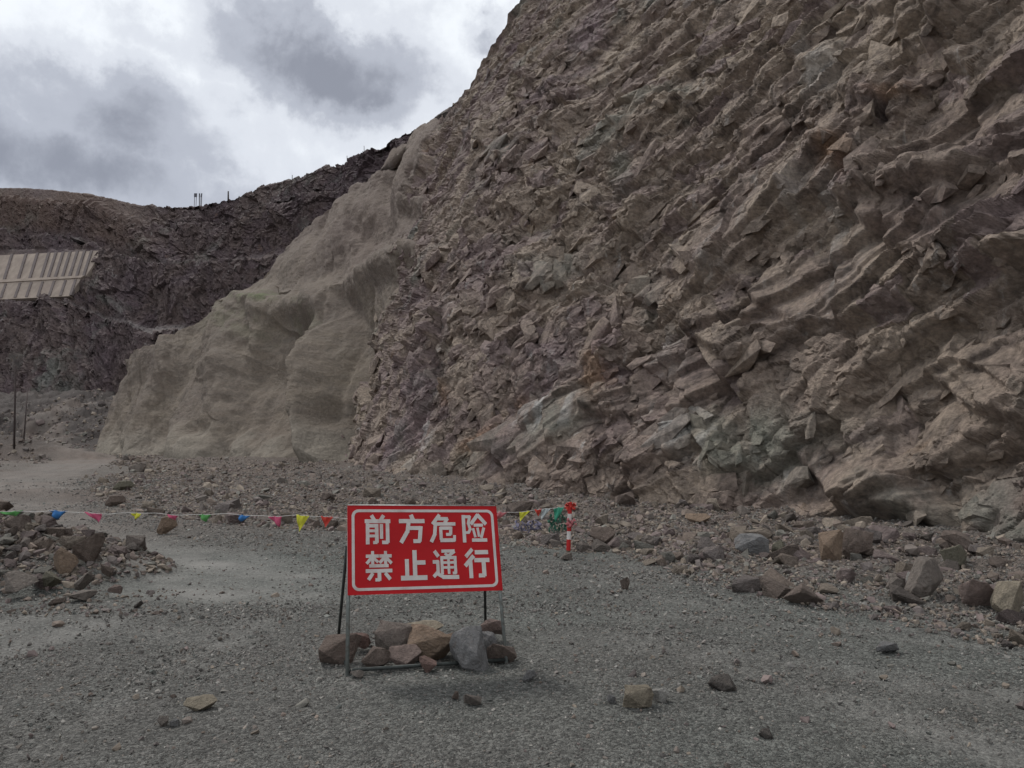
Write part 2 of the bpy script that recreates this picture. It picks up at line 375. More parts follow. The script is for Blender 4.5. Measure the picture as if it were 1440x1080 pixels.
for pts, hh, ll in LEDGES:
    xs = [q[0] for q in pts]; ys = [q[1] for q in pts]; mg = 160
    sel = (px > min(xs)-mg) & (px < max(xs)+mg) & (py > min(ys)-mg) & (py < max(ys)+mg) & (tu[None] < 8) & (tu[None] > 1.5)
    d, sd, al = segdist(wpx[sel], wpy[sel], pts); dm = d/m2p[sel]
    fade = sstep(0, .18, al)*sstep(1, .82, al) if pts[-1][0] < 1440 else sstep(0, .15, al)
    brk = np.clip(.75+.9*fbm(La[sel]*.45, Lb[sel]*.45, 103, 2), .1, 1.2)
    sg = sd*dm; w_ = sstep(-.10, .10, sg); e = .85*brk*(w_*np.exp(-(dm/(1.5*ll)))-(1-w_)*.25*np.exp(-(dm/(.3*ll))))
    H[sel] += hh*fade*e
HB = blur(H, 1, 1)*(1-smask)
wx = wx+.15*HB; wy = wy+.15*HB; H = HB.copy()
f, bd, hc3 = cells(wx, wy, .95, .9, R(-50), 51, tilt=1.6); H += .14*f*amp1; crackA += np.exp(-(bd/.05)**2)*.06*amp2
f, bd, hc4 = cells(wx, wy, .50, 1.3, R(25), 61, tilt=1.6); H += .095*f*amp2
f, bd, hc5 = cells(wx, wy, .25, .8, R(60), 71, tilt=1.6); H += .055*f*amp2
f, bd, hc6 = cells(wx, wy, .12, 1.2, R(35), 75, tilt=1.6); H += .026*f
H += .015*fbm(La*5, Lb*5, 81, 3)
H -= crackA
# tilted smooth slab low in the middle and the smooth overhung face low on the right
flat = np.zeros_like(H)
def region(cx, cy, rx, ry, rot, soft=.25):
    c, s_ = math.cos(R(rot)), math.sin(R(rot)); dx = px-cx; dy = -(py-cy)
    a = (dx*c+dy*s_)/rx; b_ = (-dx*s_+dy*c)/ry; return 1-sstep(1-soft, 1+soft, np.sqrt(a*a+b_*b_))
slab = region(745, 635, 120, 34, 38); slab2 = region(820, 615, 60, 26, 40)
low = region(1205, 680, 95, 42, -10)
big = region(1170, 420, 120, 45, 20)
flat = np.clip(.7*slab+.6*slab2+.85*low+.85*big+.8*region(1330, 330, 120, 40, 22)+.8*region(1370, 210, 80, 40, 22)+.7*region(1350, 520, 90, 30, 15)+.6*region(960, 560, 80, 30, 25)+.6*region(830, 60, 40, 60, 20)+.5*region(1080, 320, 60, 30, 20), 0, .92)
flat = np.clip(flat+.25*right*sstep(-.1, .35, fbm(La*.11, Lb*.11, 48, 3)), 0, .9); flat = np.where(tu[None] < 8.5, flat, 0).astype(np.float32)
H = H*(1-flat)+flat*(.85*HB+.10*fbm(La*.25, Lb*.25, 21, 3)+.03*fbm(La*2, Lb*2, 22, 4))+.35*slab*(tu[None] < 8.5)
# sprayed concrete: smooth, with buttresses and gullies
S = .9*fbm(La*.10, Lb*.05, 201, 3)+.30*fbm(La*.35, Lb*.22, 202, 4)+.07*fbm(La*1.6, Lb*1.3, 203, 5)+.16*vnoise(La*.9, Lb*.25, 207)
lw = La+.25*Lb+1.2*fbm(La*.15, Lb*.12, 208, 3)
run = np.abs(vnoise(lw*.55, Lb*.05, 209))+.5*np.abs(vnoise(lw*1.5, Lb*.12, 210))+.25*np.abs(vnoise(lw*3.7, Lb*.4, 211))
S += .42*run*(.5+.8*np.clip(fbm(La*.08, Lb*.08, 212, 2)+.4, 0, 1))+.05*fbm(La*4, Lb*3, 213, 3)
f, _, _ = cells(wx, wy, 3.2, 1.5, R(60), 205, tilt=1.2, env=True); S += .30*f
FOLDS = [([(412, 462), (385, 520), (378, 580), (392, 650)], 36, -3.2), ([(440, 470), (450, 560), (462, 650)], 20, 2.0),
         ([(470, 395), (490, 440), (500, 500), (500, 600), (500, 655)], 28, -2.0), ([(330, 450), (318, 520), (268, 650)], 24, 2.0),
         ([(300, 545), (292, 600), (300, 650)], 16, -1.1), ([(240, 500), (215, 570), (190, 650)], 16, .9), ([(225, 560), (240, 640)], 13, -.6),
         ([(350, 500), (345, 560), (330, 640)], 15, -1.0), ([(440, 560), (425, 620)], 12, -.8), ([(180, 520), (165, 640)], 8, -.5),
         ([(600, 350), (540, 385), (470, 400), (430, 430), (350, 440)], 17, 1.2), ([(590, 300), (520, 330), (450, 370), (400, 400)], 16, -.8),
         ([(560, 220), (530, 290), (500, 320)], 17, -1.1), ([(605, 190), (585, 250), (560, 310)], 15, .9), ([(390, 420), (365, 430), (345, 425)], 8, .7)]
for pts, wd, a in FOLDS:
    d, sd, al = segdist(px+10*fbm(La*.3, Lb*.3, 301, 3), py, pts); S += 1.0*a*np.exp(-(d/wd)**2)*sstep(0, .15, al+.1)
H = .82*H*(1-smask)+S*smask
H *= np.where(vv[:, None] > 1, np.maximum(.3, 1-(vv[:, None]-1)*3), 1)
# crest breaks up into ledges on the rock
P2 = P+N*H[..., None]
f1, _, _ = cells(La, Lb*0, 2.4, 1, 0, 401); 
P2[..., 2] -= .8*smask*sstep(.97, 1.02, vv[:, None])*sstep(8.6, 8.0, tu[None])*0
P2[..., 2] += np.clip((vv[:, None]-.9)/.1, 0, 1)*(.9*f1+.35*fbm(La*.8, Lb*0, 402, 3))*(1-smask)
def blob(cx, cy, rx, ry, rot=0, k=1.0):
    r_ = region(cx, cy, rx, ry, rot, .6)*k*np.where((tu[None] > 1.5), 1, 0)
    return r_
nzp = np.clip(.5+1.3*fbm(La*1.1, Lb*1.1, 501, 4), 0, 1)
ochre = np.clip(blob(1295, 163, 28, 7, 10, 1.0)+blob(1215, 255, 26, 26, 0, .55)+blob(632, 560, 8, 22, 0, .5)+blob(700, 605, 60, 14, 38, .5)+blob(850, 545, 18, 35, 0, .4), 0, 1)*nzp
green = np.clip(blob(800, 605, 60, 26, 38, .6)+blob(660, 660, 60, 22, 20, .4)+blob(1060, 640, 70, 50, -20, .7)+blob(1350, 740, 110, 40, -10, .6)+blob(880, 250, 18, 30, 0, .6)+blob(810, 390, 60, 25, 10, .5)+blob(1160, 600, 80, 40, 0, .35), 0, 1)*nzp
strk = np.clip(2.4*vnoise(La*2.6, Lb*.5, 511)+.6*vnoise(La*9, Lb*2, 512)-.25, 0, 1)
pale = np.clip(blob(770, 585, 55, 28, 0, .7)+blob(1000, 640, 90, 30, -25, .45)+blob(1155, 705, 50, 32, -50, .9)+blob(1060, 380, 40, 50, 0, .4)+blob(960, 500, 20, 60, 0, .4)+blob(600, 620, 15, 50, 0, .4)+blob(1180, 350, 50, 80, 0, .3)+blob(1150, 120, 60, 40, 0, .35), 0, 1)*strk
sgreen = np.clip(blob(372, 425, 24, 9, 15)+blob(425, 470, 20, 40, 0, .45)+blob(330, 460, 40, 20, 0, .3), 0, 1)*nzp
purp = sstep(470, 300, py)*sstep(330, 470, px)*(.55+.45*fbm(La*.15, Lb*.15, 520, 3))
lo = np.zeros(px.shape); hh1 = hc2*(1-flat); hh2 = hc3*(1-flat)
NR, NC = px.shape
FA = grid_faces(NR, NC)
if np.cross(P2[10, 501]-P2[10, 500], P2[11, 500]-P2[10, 500])[1] > 0: FA = FA[:, ::-1]
fm = shot.ravel()[FA[:, 0]]
def submesh(name, V, Fs, mat, attrs):
    idx = np.unique(Fs); rm = np.zeros(len(V), np.int64); rm[idx] = np.arange(len(idx))
    return mesh_np(name, V[idx], rm[Fs], mat, False, {k: a.reshape(len(V), *a.shape[2:])[idx] for k, a in attrs.items()})
V = P2.reshape(-1, 3)
def hull_tmpl(seed, npt=12, pw=.35):
    rg = np.random.default_rng(seed); bm = bmesh.new(); p = rg.normal(size=(npt, 3)); p /= np.linalg.norm(p, axis=1)[:, None]
    p = p/(np.abs(p).max(1)[:, None]**pw)
    for q in p: bm.verts.new(q)
    r_ = bmesh.ops.convex_hull(bm, input=bm.verts[:]); bmesh.ops.delete(bm, geom=[v for v in bm.verts if not v.link_faces], context='VERTS')
    bmesh.ops.recalc_face_normals(bm, faces=bm.faces); bm.verts.index_update()
    v = np.array([q.co[:] for q in bm.verts]); f_ = np.array([[w.index for w in q.verts] for q in bm.faces]); bm.free(); v = (v-(v.max(0)+v.min(0))/2)/(v.max(0)-v.min(0)); return v, f_
HT = [hull_tmpl(900+k, 11+k % 4) for k in range(24)]
def merge_hulls(C, Rm, S, rnd):
    """C centres, Rm rotation matrices, S sizes -> verts, tris, per vertex owner"""
    VV = []; FF = []; OW = []; off = 0; k_ = (rnd*len(HT)).astype(int)
    for t in range(len(HT)):
        sel = np.where(k_ == t)[0]
        if not len(sel): continue
        v, f_ = HT[t]; vv_ = np.einsum('nij,nkj->nki', Rm[sel], v[None]*S[sel][:, None, :])+C[sel][:, None, :]
        VV.append(vv_.reshape(-1, 3)); FF.append((f_[None]+(np.arange(len(sel))*len(v))[:, None, None]+off).reshape(-1, 3)); OW.append(np.repeat(sel, len(v))); off += len(sel)*len(v)
    return np.concatenate(VV), np.concatenate(FF), np.concatenate(OW)
rg = np.random.default_rng(5); VM = ((~shot) | ((px-bx > -16) & (py > 330))) & (vv[:, None] > .01) & (vv[:, None] < .985) & (tu[None] > 1.75) & (tu[None] < 8.6) & (py > -60)
cnd = np.where(VM.ravel())[0]; NB = 12000; ci = rg.choice(cnd, NB); cN = N.reshape(-1, 3)[ci]; cP = V[ci]; fl_ = flat.ravel()[ci]; rt = right.ravel()[ci]; dp = dep.ravel()[ci]
u_ = rg.random(NB); sz = .16*(1-u_*(1-(.16/1.9)**1.8))**(-1/1.8)*(dp/24)**.5
kp = (rg.random(NB) > fl_*1.0) & (rg.random(NB) > .55*rt) & (sz < 1.1) & (rg.random(NB) < .7) & ((sz > .25) | (rg.random(NB) > .3)); kp &= rg.random(NB) < np.clip(amp1.ravel()[ci], .3, 1)
ci, cN, cP, sz, rt, fl_ = ci[kp], cN[kp], cP[kp], sz[kp], rt[kp], fl_[kp]; NB = len(ci)
tu_ = np.cross([0, 0, 1.], cN); tu_ /= np.linalg.norm(tu_, axis=1)[:, None]; tv_ = np.cross(cN, tu_)
if proj(cP[:1]+tu_[:1])[0][0] < proj(cP[:1])[0][0]: tu_ = -tu_; tv_ = -np.cross(cN, tu_)*-1
tv_ = np.where((tv_[:, 2:3] < 0), -tv_, tv_)
th_ = R(1)*np.where(rg.random(NB) < .65, rg.normal(32, 14, NB), rg.normal(-55, 20, NB)); ax = tu_*np.cos(th_)[:, None]+tv_*np.sin(th_)[:, None]; ay = np.cross(cN, ax)
tl = (rg.normal(0, .20, NB)*np.where(sz > .8, .6, 1.2))[:, None]; az = cN+ay*tl+ax*rg.normal(0, .15, NB)[:, None]; az /= np.linalg.norm(az, axis=1)[:, None]; ay = np.cross(az, ax); ay /= np.linalg.norm(ay, axis=1)[:, None]; ax = np.cross(ay, az)
Rm = np.stack([ax, ay, az], -1); SZ = np.stack([rg.uniform(1.0, 2.2, NB), rg.uniform(.6, 1.1, NB), np.where(sz > .7, rg.uniform(.3, .55, NB), rg.uniform(.45, .8, NB))], -1)*sz[:, None]
bv, bf, bo = merge_hulls(cP-cN*(SZ[:, 2]*np.where(sz > .9, rg.uniform(.34, .47, NB), rg.uniform(.26, .47, NB)))[:, None], Rm, SZ, rg.random(NB))
warm = np.clip(.22+.7*right+.5*fbm(La*.12, Lb*.12, 530, 3)-.25*sstep(300, 0, py)*(1-right), 0, 1)
cl_at = {'cellhash': hh1, 'cellhash2': hh2, 'ochre': ochre*.85, 'green': green*.8, 'pale': pale, 'warm': warm}
o = link('cliff', submesh('cliff', V, FA[~fm], M_CLIFF, cl_at)); tag(o, 'tall brown broken rock face rising on the right', 'cliff', kind='structure')
bat = {k: a_.ravel()[ci][bo] for k, a_ in cl_at.items()}; bat['cellhash'] = .5*bat['cellhash']+.5*rg.random(NB)[bo]
bo_ = link('broken_block', mesh_np('broken_block', bv, bf, M_CLIFF, False, bat), o); tag(bo_, kind='stuff')
me = submesh('sprayed_slope', V, FA[fm], M_SHOT, {'green': sgreen, 'purple': .6*np.clip(purp, 0, 1), 'foot': .8*sstep(3.2, .3, P[..., 2]+1.6*fbm(La*.5, Lb*.3, 531, 3))*(1+0*La)}); me.polygons.foreach_set('use_smooth', np.ones(len(me.polygons), bool))
o = link('sprayed_slope', me); tag(o, 'smooth tan slope coated in sprayed concrete beside the rock face', 'slope', kind='structure')
del V, P2
# ------------------------------------------------------------------ ground height
bline = catmull(BASE, np.linspace(0, 14.9, 150))[:, :2]
TAL_H = np.interp(np.linspace(0, 14.9, 150), [0, 2, 3, 4, 5, 6, 7, 8, 10, 12, 15], [.30, .22, .22, .28, .40, .5, .5, .4, .35, .35, .35])
TAL_W = np.interp(np.linspace(0, 14.9, 150), [0, 2, 3, 4, 5, 6, 7, 8, 10, 12, 15], [4.5, 4.2, 5.2, 7.2, 8.5, 9, 9.5, 8, 7, 5, 5])
def talus(x, y):
    sh = x.shape; x = x.ravel(); y = y.ravel(); hh = np.zeros(len(x)); rel = np.zeros(len(x)); CH = 60000
    tx = np.gradient(bline[:, 0]); ty = np.gradient(bline[:, 1]); L = np.hypot(tx, ty); nx, ny = -ty/L, tx/L
    nx, ny = -np.abs(nx), -np.abs(ny)          # towards the open floor (camera side, left)
    for k in range(0, len(x), CH):
        dx = x[k:k+CH, None]-bline[None, :, 0]; dy = y[k:k+CH, None]-bline[None, :, 1]
        d2 = dx*dx+dy*dy; i = d2.argmin(1); a = np.arange(len(i)); d = np.sqrt(d2[a, i])
        s_ = dx[a, i]*nx[i]+dy[a, i]*ny[i]; d = np.where(s_ < 0, 0, d)
        r_ = np.clip(1-d/TAL_W[i], 0, 1); hh[k:k+CH] = TAL_H[i]*r_**1.5; rel[k:k+CH] = r_
    return hh.reshape(sh), rel.reshape(sh)
TRACK = [(-46, 80), (-34, 62), (-20, 31), (-11.5, 17.5), (-6.4, 11.6), (-3.0, 8.9), (-1.0, 8.2)]   # dusty track in plan
TRW = [2.4, 2.6, 2.4, 2.0, 1.5, 1.25, .8]
def track(x, y):
    d, sd, al = segdist(x, y, TRACK); w = np.interp(al*(len(TRW)-1), range(len(TRW)), TRW)
    wob = .35*fbm(x*.5, y*.5, 611, 3)*w
    return np.clip(1-sstep(.45, 1.1, (d+wob)/w), 0, 1)*sstep(1.0, .84, al)
HEAPS = [(-6.9, 9.3, 2.5, 1.4, .88, 10), (-5.5, 8.8, 1.0, .75, .28, 0), (-8.5, 10.5, 3.0, 2.0, .6, 10), (-44, 66, 9, 4, 2.0, 0), (-13.5, 22, 4, 1.5, .25, 0)]
def heap(x, y):
    h = np.zeros_like(x, dtype=float)
    for hx, hy, rx, ry, a, rot in HEAPS:
        c, s_ = math.cos(R(rot)), math.sin(R(rot)); dx = x-hx; dy = y-hy
        q = np.sqrt(((dx*c+dy*s_)/rx)**2+((-dx*s_+dy*c)/ry)**2); h = np.maximum(h, a*np.clip(1.12-q, 0, 1)**.9)
    return h
def ground_h(x, y, fine=True):
    x = np.asarray(x, float); y = np.asarray(y, float)
    t, rel = talus(x, y); hp = heap(x, y); near = np.clip(1-np.hypot(x, y)/400, .1, 1)
    z = t+hp+.05*fbm(x*.13, y*.13, 601, 3)*sstep(2, 8, np.hypot(x, y))
    z = z+.018*fbm(x*.9, y*.9, 602, 4)
    z = z+np.clip((y-78)/42, 0, 1.6)*7.5*sstep(-30, -44, x)*sstep(240, 120, y)*1.0
    rough = np.clip(rel*1.6+hp*1.5, 0, 1)
    z = z+rough*.14*fbm(x*1.4, y*1.4, 603, 4)
    z = z+sstep(80, 95, y)*sstep(300, 150, y)*2.4*fbm(x*.22, y*.22, 606, 5)
    fz = sstep(74, 86, y)*sstep(300, 150, y)
    if fz.max() > 0: z = z+.45*fz*cells(np.where(fz > 0, x, 0), np.where(fz > 0, y, 0), 2.6, 1.0, .4, 607, tilt=1.4)[0]
    if fine: z = z+.006*fbm(x*9, y*9, 604, 3)+rough*.05*fbm(x*5, y*5, 605, 3)
    z = z-.035*track(x, y)
    return z
th = np.concatenate([np.linspace(-180, -44, 50, endpoint=False), np.linspace(-44, 44, 900, endpoint=False), np.linspace(44, 180, 50)])
rr = np.concatenate([[.02], np.geomspace(.5, 3.2, 20, endpoint=False), np.geomspace(3.2, 160, 760, endpoint=False), np.geomspace(160, 1500, 40)])
TH, RR = np.meshgrid(R(1)*th, rr); GX = RR*np.sin(TH); GY = RR*np.cos(TH)
GZ = ground_h(GX, GY)
_, rel = talus(GX, GY); tr = track(GX, GY); hp = heap(GX, GY)
ruts = np.zeros_like(GX)
for k, (x0, y0, x1, y1) in enumerate([(-1.0, 8.0, 5.6, 5.2), (-.6, 8.6, 6.4, 5.9), (.3, 9.6, 7.8, 7.2), (-1.2, 7.4, 4.2, 4.2), (-3.5, 7.6, -4.5, 3.0), (-4.2, 7.6, -5.6, 3.0), (1.5, 9.2, 8.2, 5.6), (.2, 7.0, 3.0, 3.4), (-2.2, 8.0, -2.6, 3.2)]):
    d, _, al = segdist(GX, GY, [(x0, y0), ((x0+x1)/2+.1, (y0+y1)/2+.25), (x1, y1)]); ruts += np.exp(-((d+.12*fbm(GX*1.2, GY*1.2, 640+k, 3))/.21)**2)*sstep(0, .1, al)*sstep(1, .8, al)
GZ -= .018*np.clip(ruts, 0, 1)
nb = fbm(GX*.45, GY*.45, 650, 5)
tdist = segdist(GX, GY, TRACK)[0]+.12*fbm(GX*.8, GY*.8, 656, 4)
rut2 = np.exp(-(tdist/.28)**2)+np.exp(-((tdist-.95)/.22)**2)
dust = np.clip(tr*(.85+.6*nb)*(1-.45*np.clip(rut2*(.7+nb), 0, 1))*(.8+.5*fbm(GX*2.2, GY*2.2, 657, 4))+.42*np.clip(ruts, 0, 1)*(.75+nb)+.18*sstep(.10, .5, nb)*sstep(10, 6, RR)*sstep(-.5, -3, GX)+.12*sstep(.0, .5, fbm(GX*.3+.5*GY, GY*1.1, 655, 4)), 0, 1)
dust = np.maximum(dust, .45*np.clip(1-sstep(.55, 1.3, segdist(GX, GY, [(-58, 124), (-66, 112), (-60, 98), (-50, 84), (-46, 70)])[0]/2.2), 0, 1))
brown = np.clip(rel*2.2+hp*2+.75*sstep(11, 17, RR)+sstep(60, 80, RR), 0, 1)*(.75+.3*nb); brown = np.clip(brown, 0, 1)
green = np.clip(.6*sstep(-.1, .5, fbm(GX*.22+4, GY*.22, 660, 4))+.35*sstep(0, 4, GX)*sstep(12, 7, GY), 0, 1)*(1-brown)
gm = mesh_np('ground', np.stack([GX, GY, GZ], -1).reshape(-1, 3), grid_faces(*GX.shape), M_GROUND, True,
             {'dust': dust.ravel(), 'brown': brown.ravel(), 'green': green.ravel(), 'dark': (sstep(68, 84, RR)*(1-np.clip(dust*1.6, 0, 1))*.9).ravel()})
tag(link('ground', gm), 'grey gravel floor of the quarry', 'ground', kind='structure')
def G1(x, y): return float(ground_h(np.array([x]), np.array([y]), False)[0])
def place(px_, py_):
    d = ray(px_, py_); ts = np.geomspace(2.5, 160, 1500); X = d[0]*ts; Y = d[1]*ts; Z = CAMZ+d[2]*ts
    hh = ground_h(X, Y, False); k = np.argmax(Z < hh)
    return np.array([X[k], Y[k], hh[k]])
# ------------------------------------------------------------------ far pit wall
FW = [  # base px,Y | crest px,py,Y
    ((-330, 150), (-330, 262, 230)), ((-160, 145), (-160, 258, 225)), ((0, 140), (0, 265, 218)), ((80, 132), (80, 269, 205)), ((150, 125), (150, 279, 192)),
    ((207, 122), (207, 291, 180)), ((270, 120), (270, 287, 172)), ((330, 118), (330, 279, 165)), ((380, 116), (380, 264, 160)),
    ((430, 114), (430, 249, 152)), ((480, 112), (480, 230, 145)), ((530, 110), (530, 206, 138)), ((600, 108), (592, 178, 128)), ((700, 106), (690, 150, 122)), ((800, 104), (800, 120, 118))]
FB = []; FC = []
for (bx_, bY), cr in FW:
    b_ = pix(bx_, 620, bY); b_[2] = -.5 if bx_ > 120 else 4.0*min(1, max(0, (bY-84)/42))-.5; FB.append(b_); FC.append(pix(*cr))
tu = np.linspace(0, len(FB)-1.001, 950); vv = np.concatenate([[-.05], np.linspace(0, 1, 520), 1+np.array([.02, .06, .15, .4])])
Bc = catmull(FB, tu); Cc = catmull(FC, tu); vc = np.clip(vv, -1, 1)
# bench profile: horizontal progress h(v) and height z(v)
zt = np.interp(vc, [-.05, 0, .36, .40, .64, .68, .86, .90, 1], [-.05, 0, .40, .41, .68, .69, .88, .89, 1])
ht = np.interp(vc, [-.05, 0, .36, .40, .64, .68, .86, .90, 1], [-.05, 0, .24, .38, .56, .70, .82, .92, 1])
tilt_b = np.interp(tu, [0, 6, 14], [1.0, .7, .3])
hb = ht[:, None]*tilt_b[None]+vc[:, None]*(1-tilt_b[None])
zb = zt[:, None]*tilt_b[None]+vc[:, None]*(1-tilt_b[None])
P = Bc[None]*(1-hb[..., None])+Cc[None]*hb[..., None]; P[..., 2] = Bc[None, :, 2]*(1-zb)+Cc[None, :, 2]*zb
ov = np.clip(vv-1, 0, 1)[:, None]; P[..., 1] += ov*60; P[..., 2] -= ov*8
N = normals(P)
if N[len(vv)//2, 400, 1] > 0: N = -N
px, py, dep = proj(P)
La = (np.broadcast_to(np.concatenate([[0], np.cumsum(np.linalg.norm(np.diff(P[200], axis=0), axis=1))])[None], px.shape)).astype(np.float32)
Lb = np.broadcast_to((vc*70)[:, None], px.shape).astype(np.float32)
wx = La+2*fbm(La*.08, Lb*.08, 711, 3); wy = Lb+2*fbm(La*.08+9, Lb*.08, 712, 3)
H = 2.5*fbm(La*.03, Lb*.03, 701, 3)+1.3*fbm(La*.10, Lb*.03, 702, 3)
f, bd, fc1 = cells(wx, wy, 7, .9, 0, 721, tilt=1.4); H += .75*f
f, bd, fc2 = cells(wx, wy, 3.2, .7, R(12), 731, tilt=1.5); H += .45*f
f, bd, fc3 = cells(wx, wy, 1.5, .7, R(-15), 741, tilt=1.6); H += .28*f
f, bd, _ = cells(wx, wy, .7, .8, R(10), 751, tilt=1.6); H += .16*f
top = sstep(.86, .95, vc)[:, None]*sstep(260, 180, px)
H *= (1-.8*top)
H *= 1-.6*np.clip(np.exp(-((vc-.40)/.015)**2)+np.exp(-((vc-.68)/.015)**2), 0, 1)[:, None]
# recess behind the pale retaining panels
pan = (sstep(349, 354, py)*sstep(423, 415, py+.1*px)*sstep(-260, -240, px)*sstep(145, 139, px+(py-352)*.72))
fwS = P.copy(); fwN = N.copy(); fpx, fpy = px.copy(), py.copy()
H = H*(1-pan)
P2 = P+N*H[..., None]
def far_pt(x, y, off=0.0):
    k = np.argmin((fpx-x)**2+(fpy-y)**2); i, j = np.unravel_index(k, fpx.shape); return fwS[i, j]+fwN[i, j]*off
A = far_pt(0, 424, 0); Bq = far_pt(0, 356, 0); A2 = far_pt(100, 418, 0)
pn = np.cross(A2-A, Bq-A); pn /= np.linalg.norm(pn); pn = pn if pn[1] < 0 else -pn
def pplane(x, y):      # the sloping plane the retaining wall lies on
    d = ray(x, y); o_ = np.array([0, 0, CAMZ]); t = np.dot(A-o_, pn)/np.dot(d, pn); return o_+d*t, pn
dist_ = ((P2-A)@pn)[..., None]; P2 = P2-(dist_+.25)*pn*pan[..., None]
brown_top = np.clip(sstep(.70, .76, vc)[:, None]*sstep(260, 150, px), 0, 1)
bench = np.clip(np.exp(-((vc-.40)/.012)**2)+np.exp(-((vc-.68)/.012)**2)+np.exp(-((vc-.90)/.010)**2), 0, 1)[:, None]*np.clip(.75+fbm(La*.05, Lb*.3, 760, 3), 0, 1)
FA = grid_faces(*px.shape)
if np.cross(P2[10, 501]-P2[10, 500], P2[11, 500]-P2[10, 500])[1] > 0: FA = FA[:, ::-1]
z0 = np.zeros(px.size)
fm_ = mesh_np('pit_wall', P2.reshape(-1, 3), FA, M_FAR, False, {'cellhash': fc1.ravel()*.6, 'cellhash2': fc2.ravel(), 'ochre': np.zeros(px.size), 'green': z0, 'pale': (bench*.20).ravel(), 'warm': z0, 'redtop': (brown_top*.75*np.clip(.8+fbm(La*.04, Lb*.04, 761, 4), 0, 1)).ravel()})
tag(link('pit_hill', fm_), 'dark stepped far wall of the open pit under the skyline', 'hillside', kind='structure')
def far_pt(x, y, off=0.0):
    k = np.argmin((fpx-x)**2+(fpy-y)**2); i, j = np.unravel_index(k, fpx.shape); return fwS[i, j]+fwN[i, j]*off
def far_top(x):   # displaced crest at picture column x
    pxx, pyy, _ = proj(P2); r_ = len(vv)-6; j = np.argmin(abs(pxx[r_]-x)); return P2[r_, j]
# ------------------------------------------------------------------ mesh builders
def box_bm(bm, c, s, rot=None):
    r_ = bmesh.ops.create_cube(bm, size=1.0)['verts']; Mx = Matrix.Translation(Vector(c)) @ (rot or Matrix.Identity(4)) @ Matrix.Diagonal((*s, 1))
    bmesh.ops.transform(bm, matrix=Mx, verts=r_); return r_
def tube_bm(bm, a, b, r0, r1=None, seg=10):
    a, b = Vector(a), Vector(b); d = b-a
    q = d.to_track_quat('Z', 'Y').to_matrix().to_4x4()
    r_ = bmesh.ops.create_cone(bm, cap_ends=True, segments=seg, radius1=r0, radius2=r0 if r1 is None else r1, depth=d.length)['verts']
    bmesh.ops.transform(bm, matrix=Matrix.Translation((a+b)/2) @ q, verts=r_)
def bm_obj(name, bm, mat, parent=None, bevel=0, smooth=False):
    if bevel: bmesh.ops.bevel(bm, geom=bm.edges[:], offset=bevel, segments=2, affect='EDGES', profile=.6)
    me = bpy.data.meshes.new(name); bm.to_mesh(me); bm.free(); me.materials.append(mat)
    if smooth: me.polygons.foreach_set('use_smooth', np.ones(len(me.polygons), bool))
    return link(name, me, parent)
def prism_obj(name, quads, mat, parent, thick):
    """list of outlines (world points, ccw seen from the front) extruded along thick vector"""
    bm = bmesh.new()
    for q in quads:
        fr = [bm.verts.new(p) for p in q]; bk = [bm.verts.new(Vector(p)+Vector(thick)) for p in q]
        bm.faces.new(fr); bm.faces.new(bk[::-1])
        for i in range(len(q)): j = (i+1) % len(q); bm.faces.new((fr[j], fr[i], bk[i], bk[j]))
    bmesh.ops.recalc_face_normals(bm, faces=bm.faces); return bm_obj(name, bm, mat, parent)
# ------------------------------------------------------------------ pale retaining wall on the far slope
M_PALE = simple('pale_concrete', (.31, .255, .215), .9, 0, .2, .5, .05, dirt=((.22, .17, .15), .5, .5)); M_RIB = simple('rib_concrete', (.15, .125, .12), .9, 0, .2, .6)
rw = empty('retaining_wall', tuple(pplane(20, 424)[0])); tag(rw, 'pale concrete retaining wall in two tiers with dark sloping ribs on the far slope', 'retaining wall')
def strip(name, corners, off, mat, thick=1.0):
    _, n = pplane(0, 400); q = [Vector(pplane(*c)[0]+n*off)-Vector(rw.location) for c in corners]
    ob = prism_obj(name, [q], mat, rw, tuple(-n*thick)); return ob
strip('panel', [(-150, 366), (145, 352), (120, 389), (-150, 402)], 0, M_PALE)
strip('panel', [(-150, 406), (116, 391), (98, 417), (-150, 429)], .15, M_PALE)
strip('ledge', [(-150, 402), (120, 389), (116, 392), (-150, 407)], .4, M_PALE)
for x in (-130, -110, -90, -72, -52, -28, -8, 16, 36, 52, 68, 78, 88, 98, 108, 118, 128):
    ty = 357.5-.047*x+1; strip('rib', [(x, ty), (x+3.2, ty), (x-8, 392-.05*x+3), (x-11.5, 392-.05*x+3)], .22, M_RIB, .5)
for x in (-120, -95, -70, -45, -20, 8, 28, 44, 60, 76, 92, 106):
    ty = 400-.055*x; strip('rib', [(x, ty), (x+3, ty), (x-4, 420-.04*x), (x-7.5, 420-.04*x)], .3, M_RIB, .5)
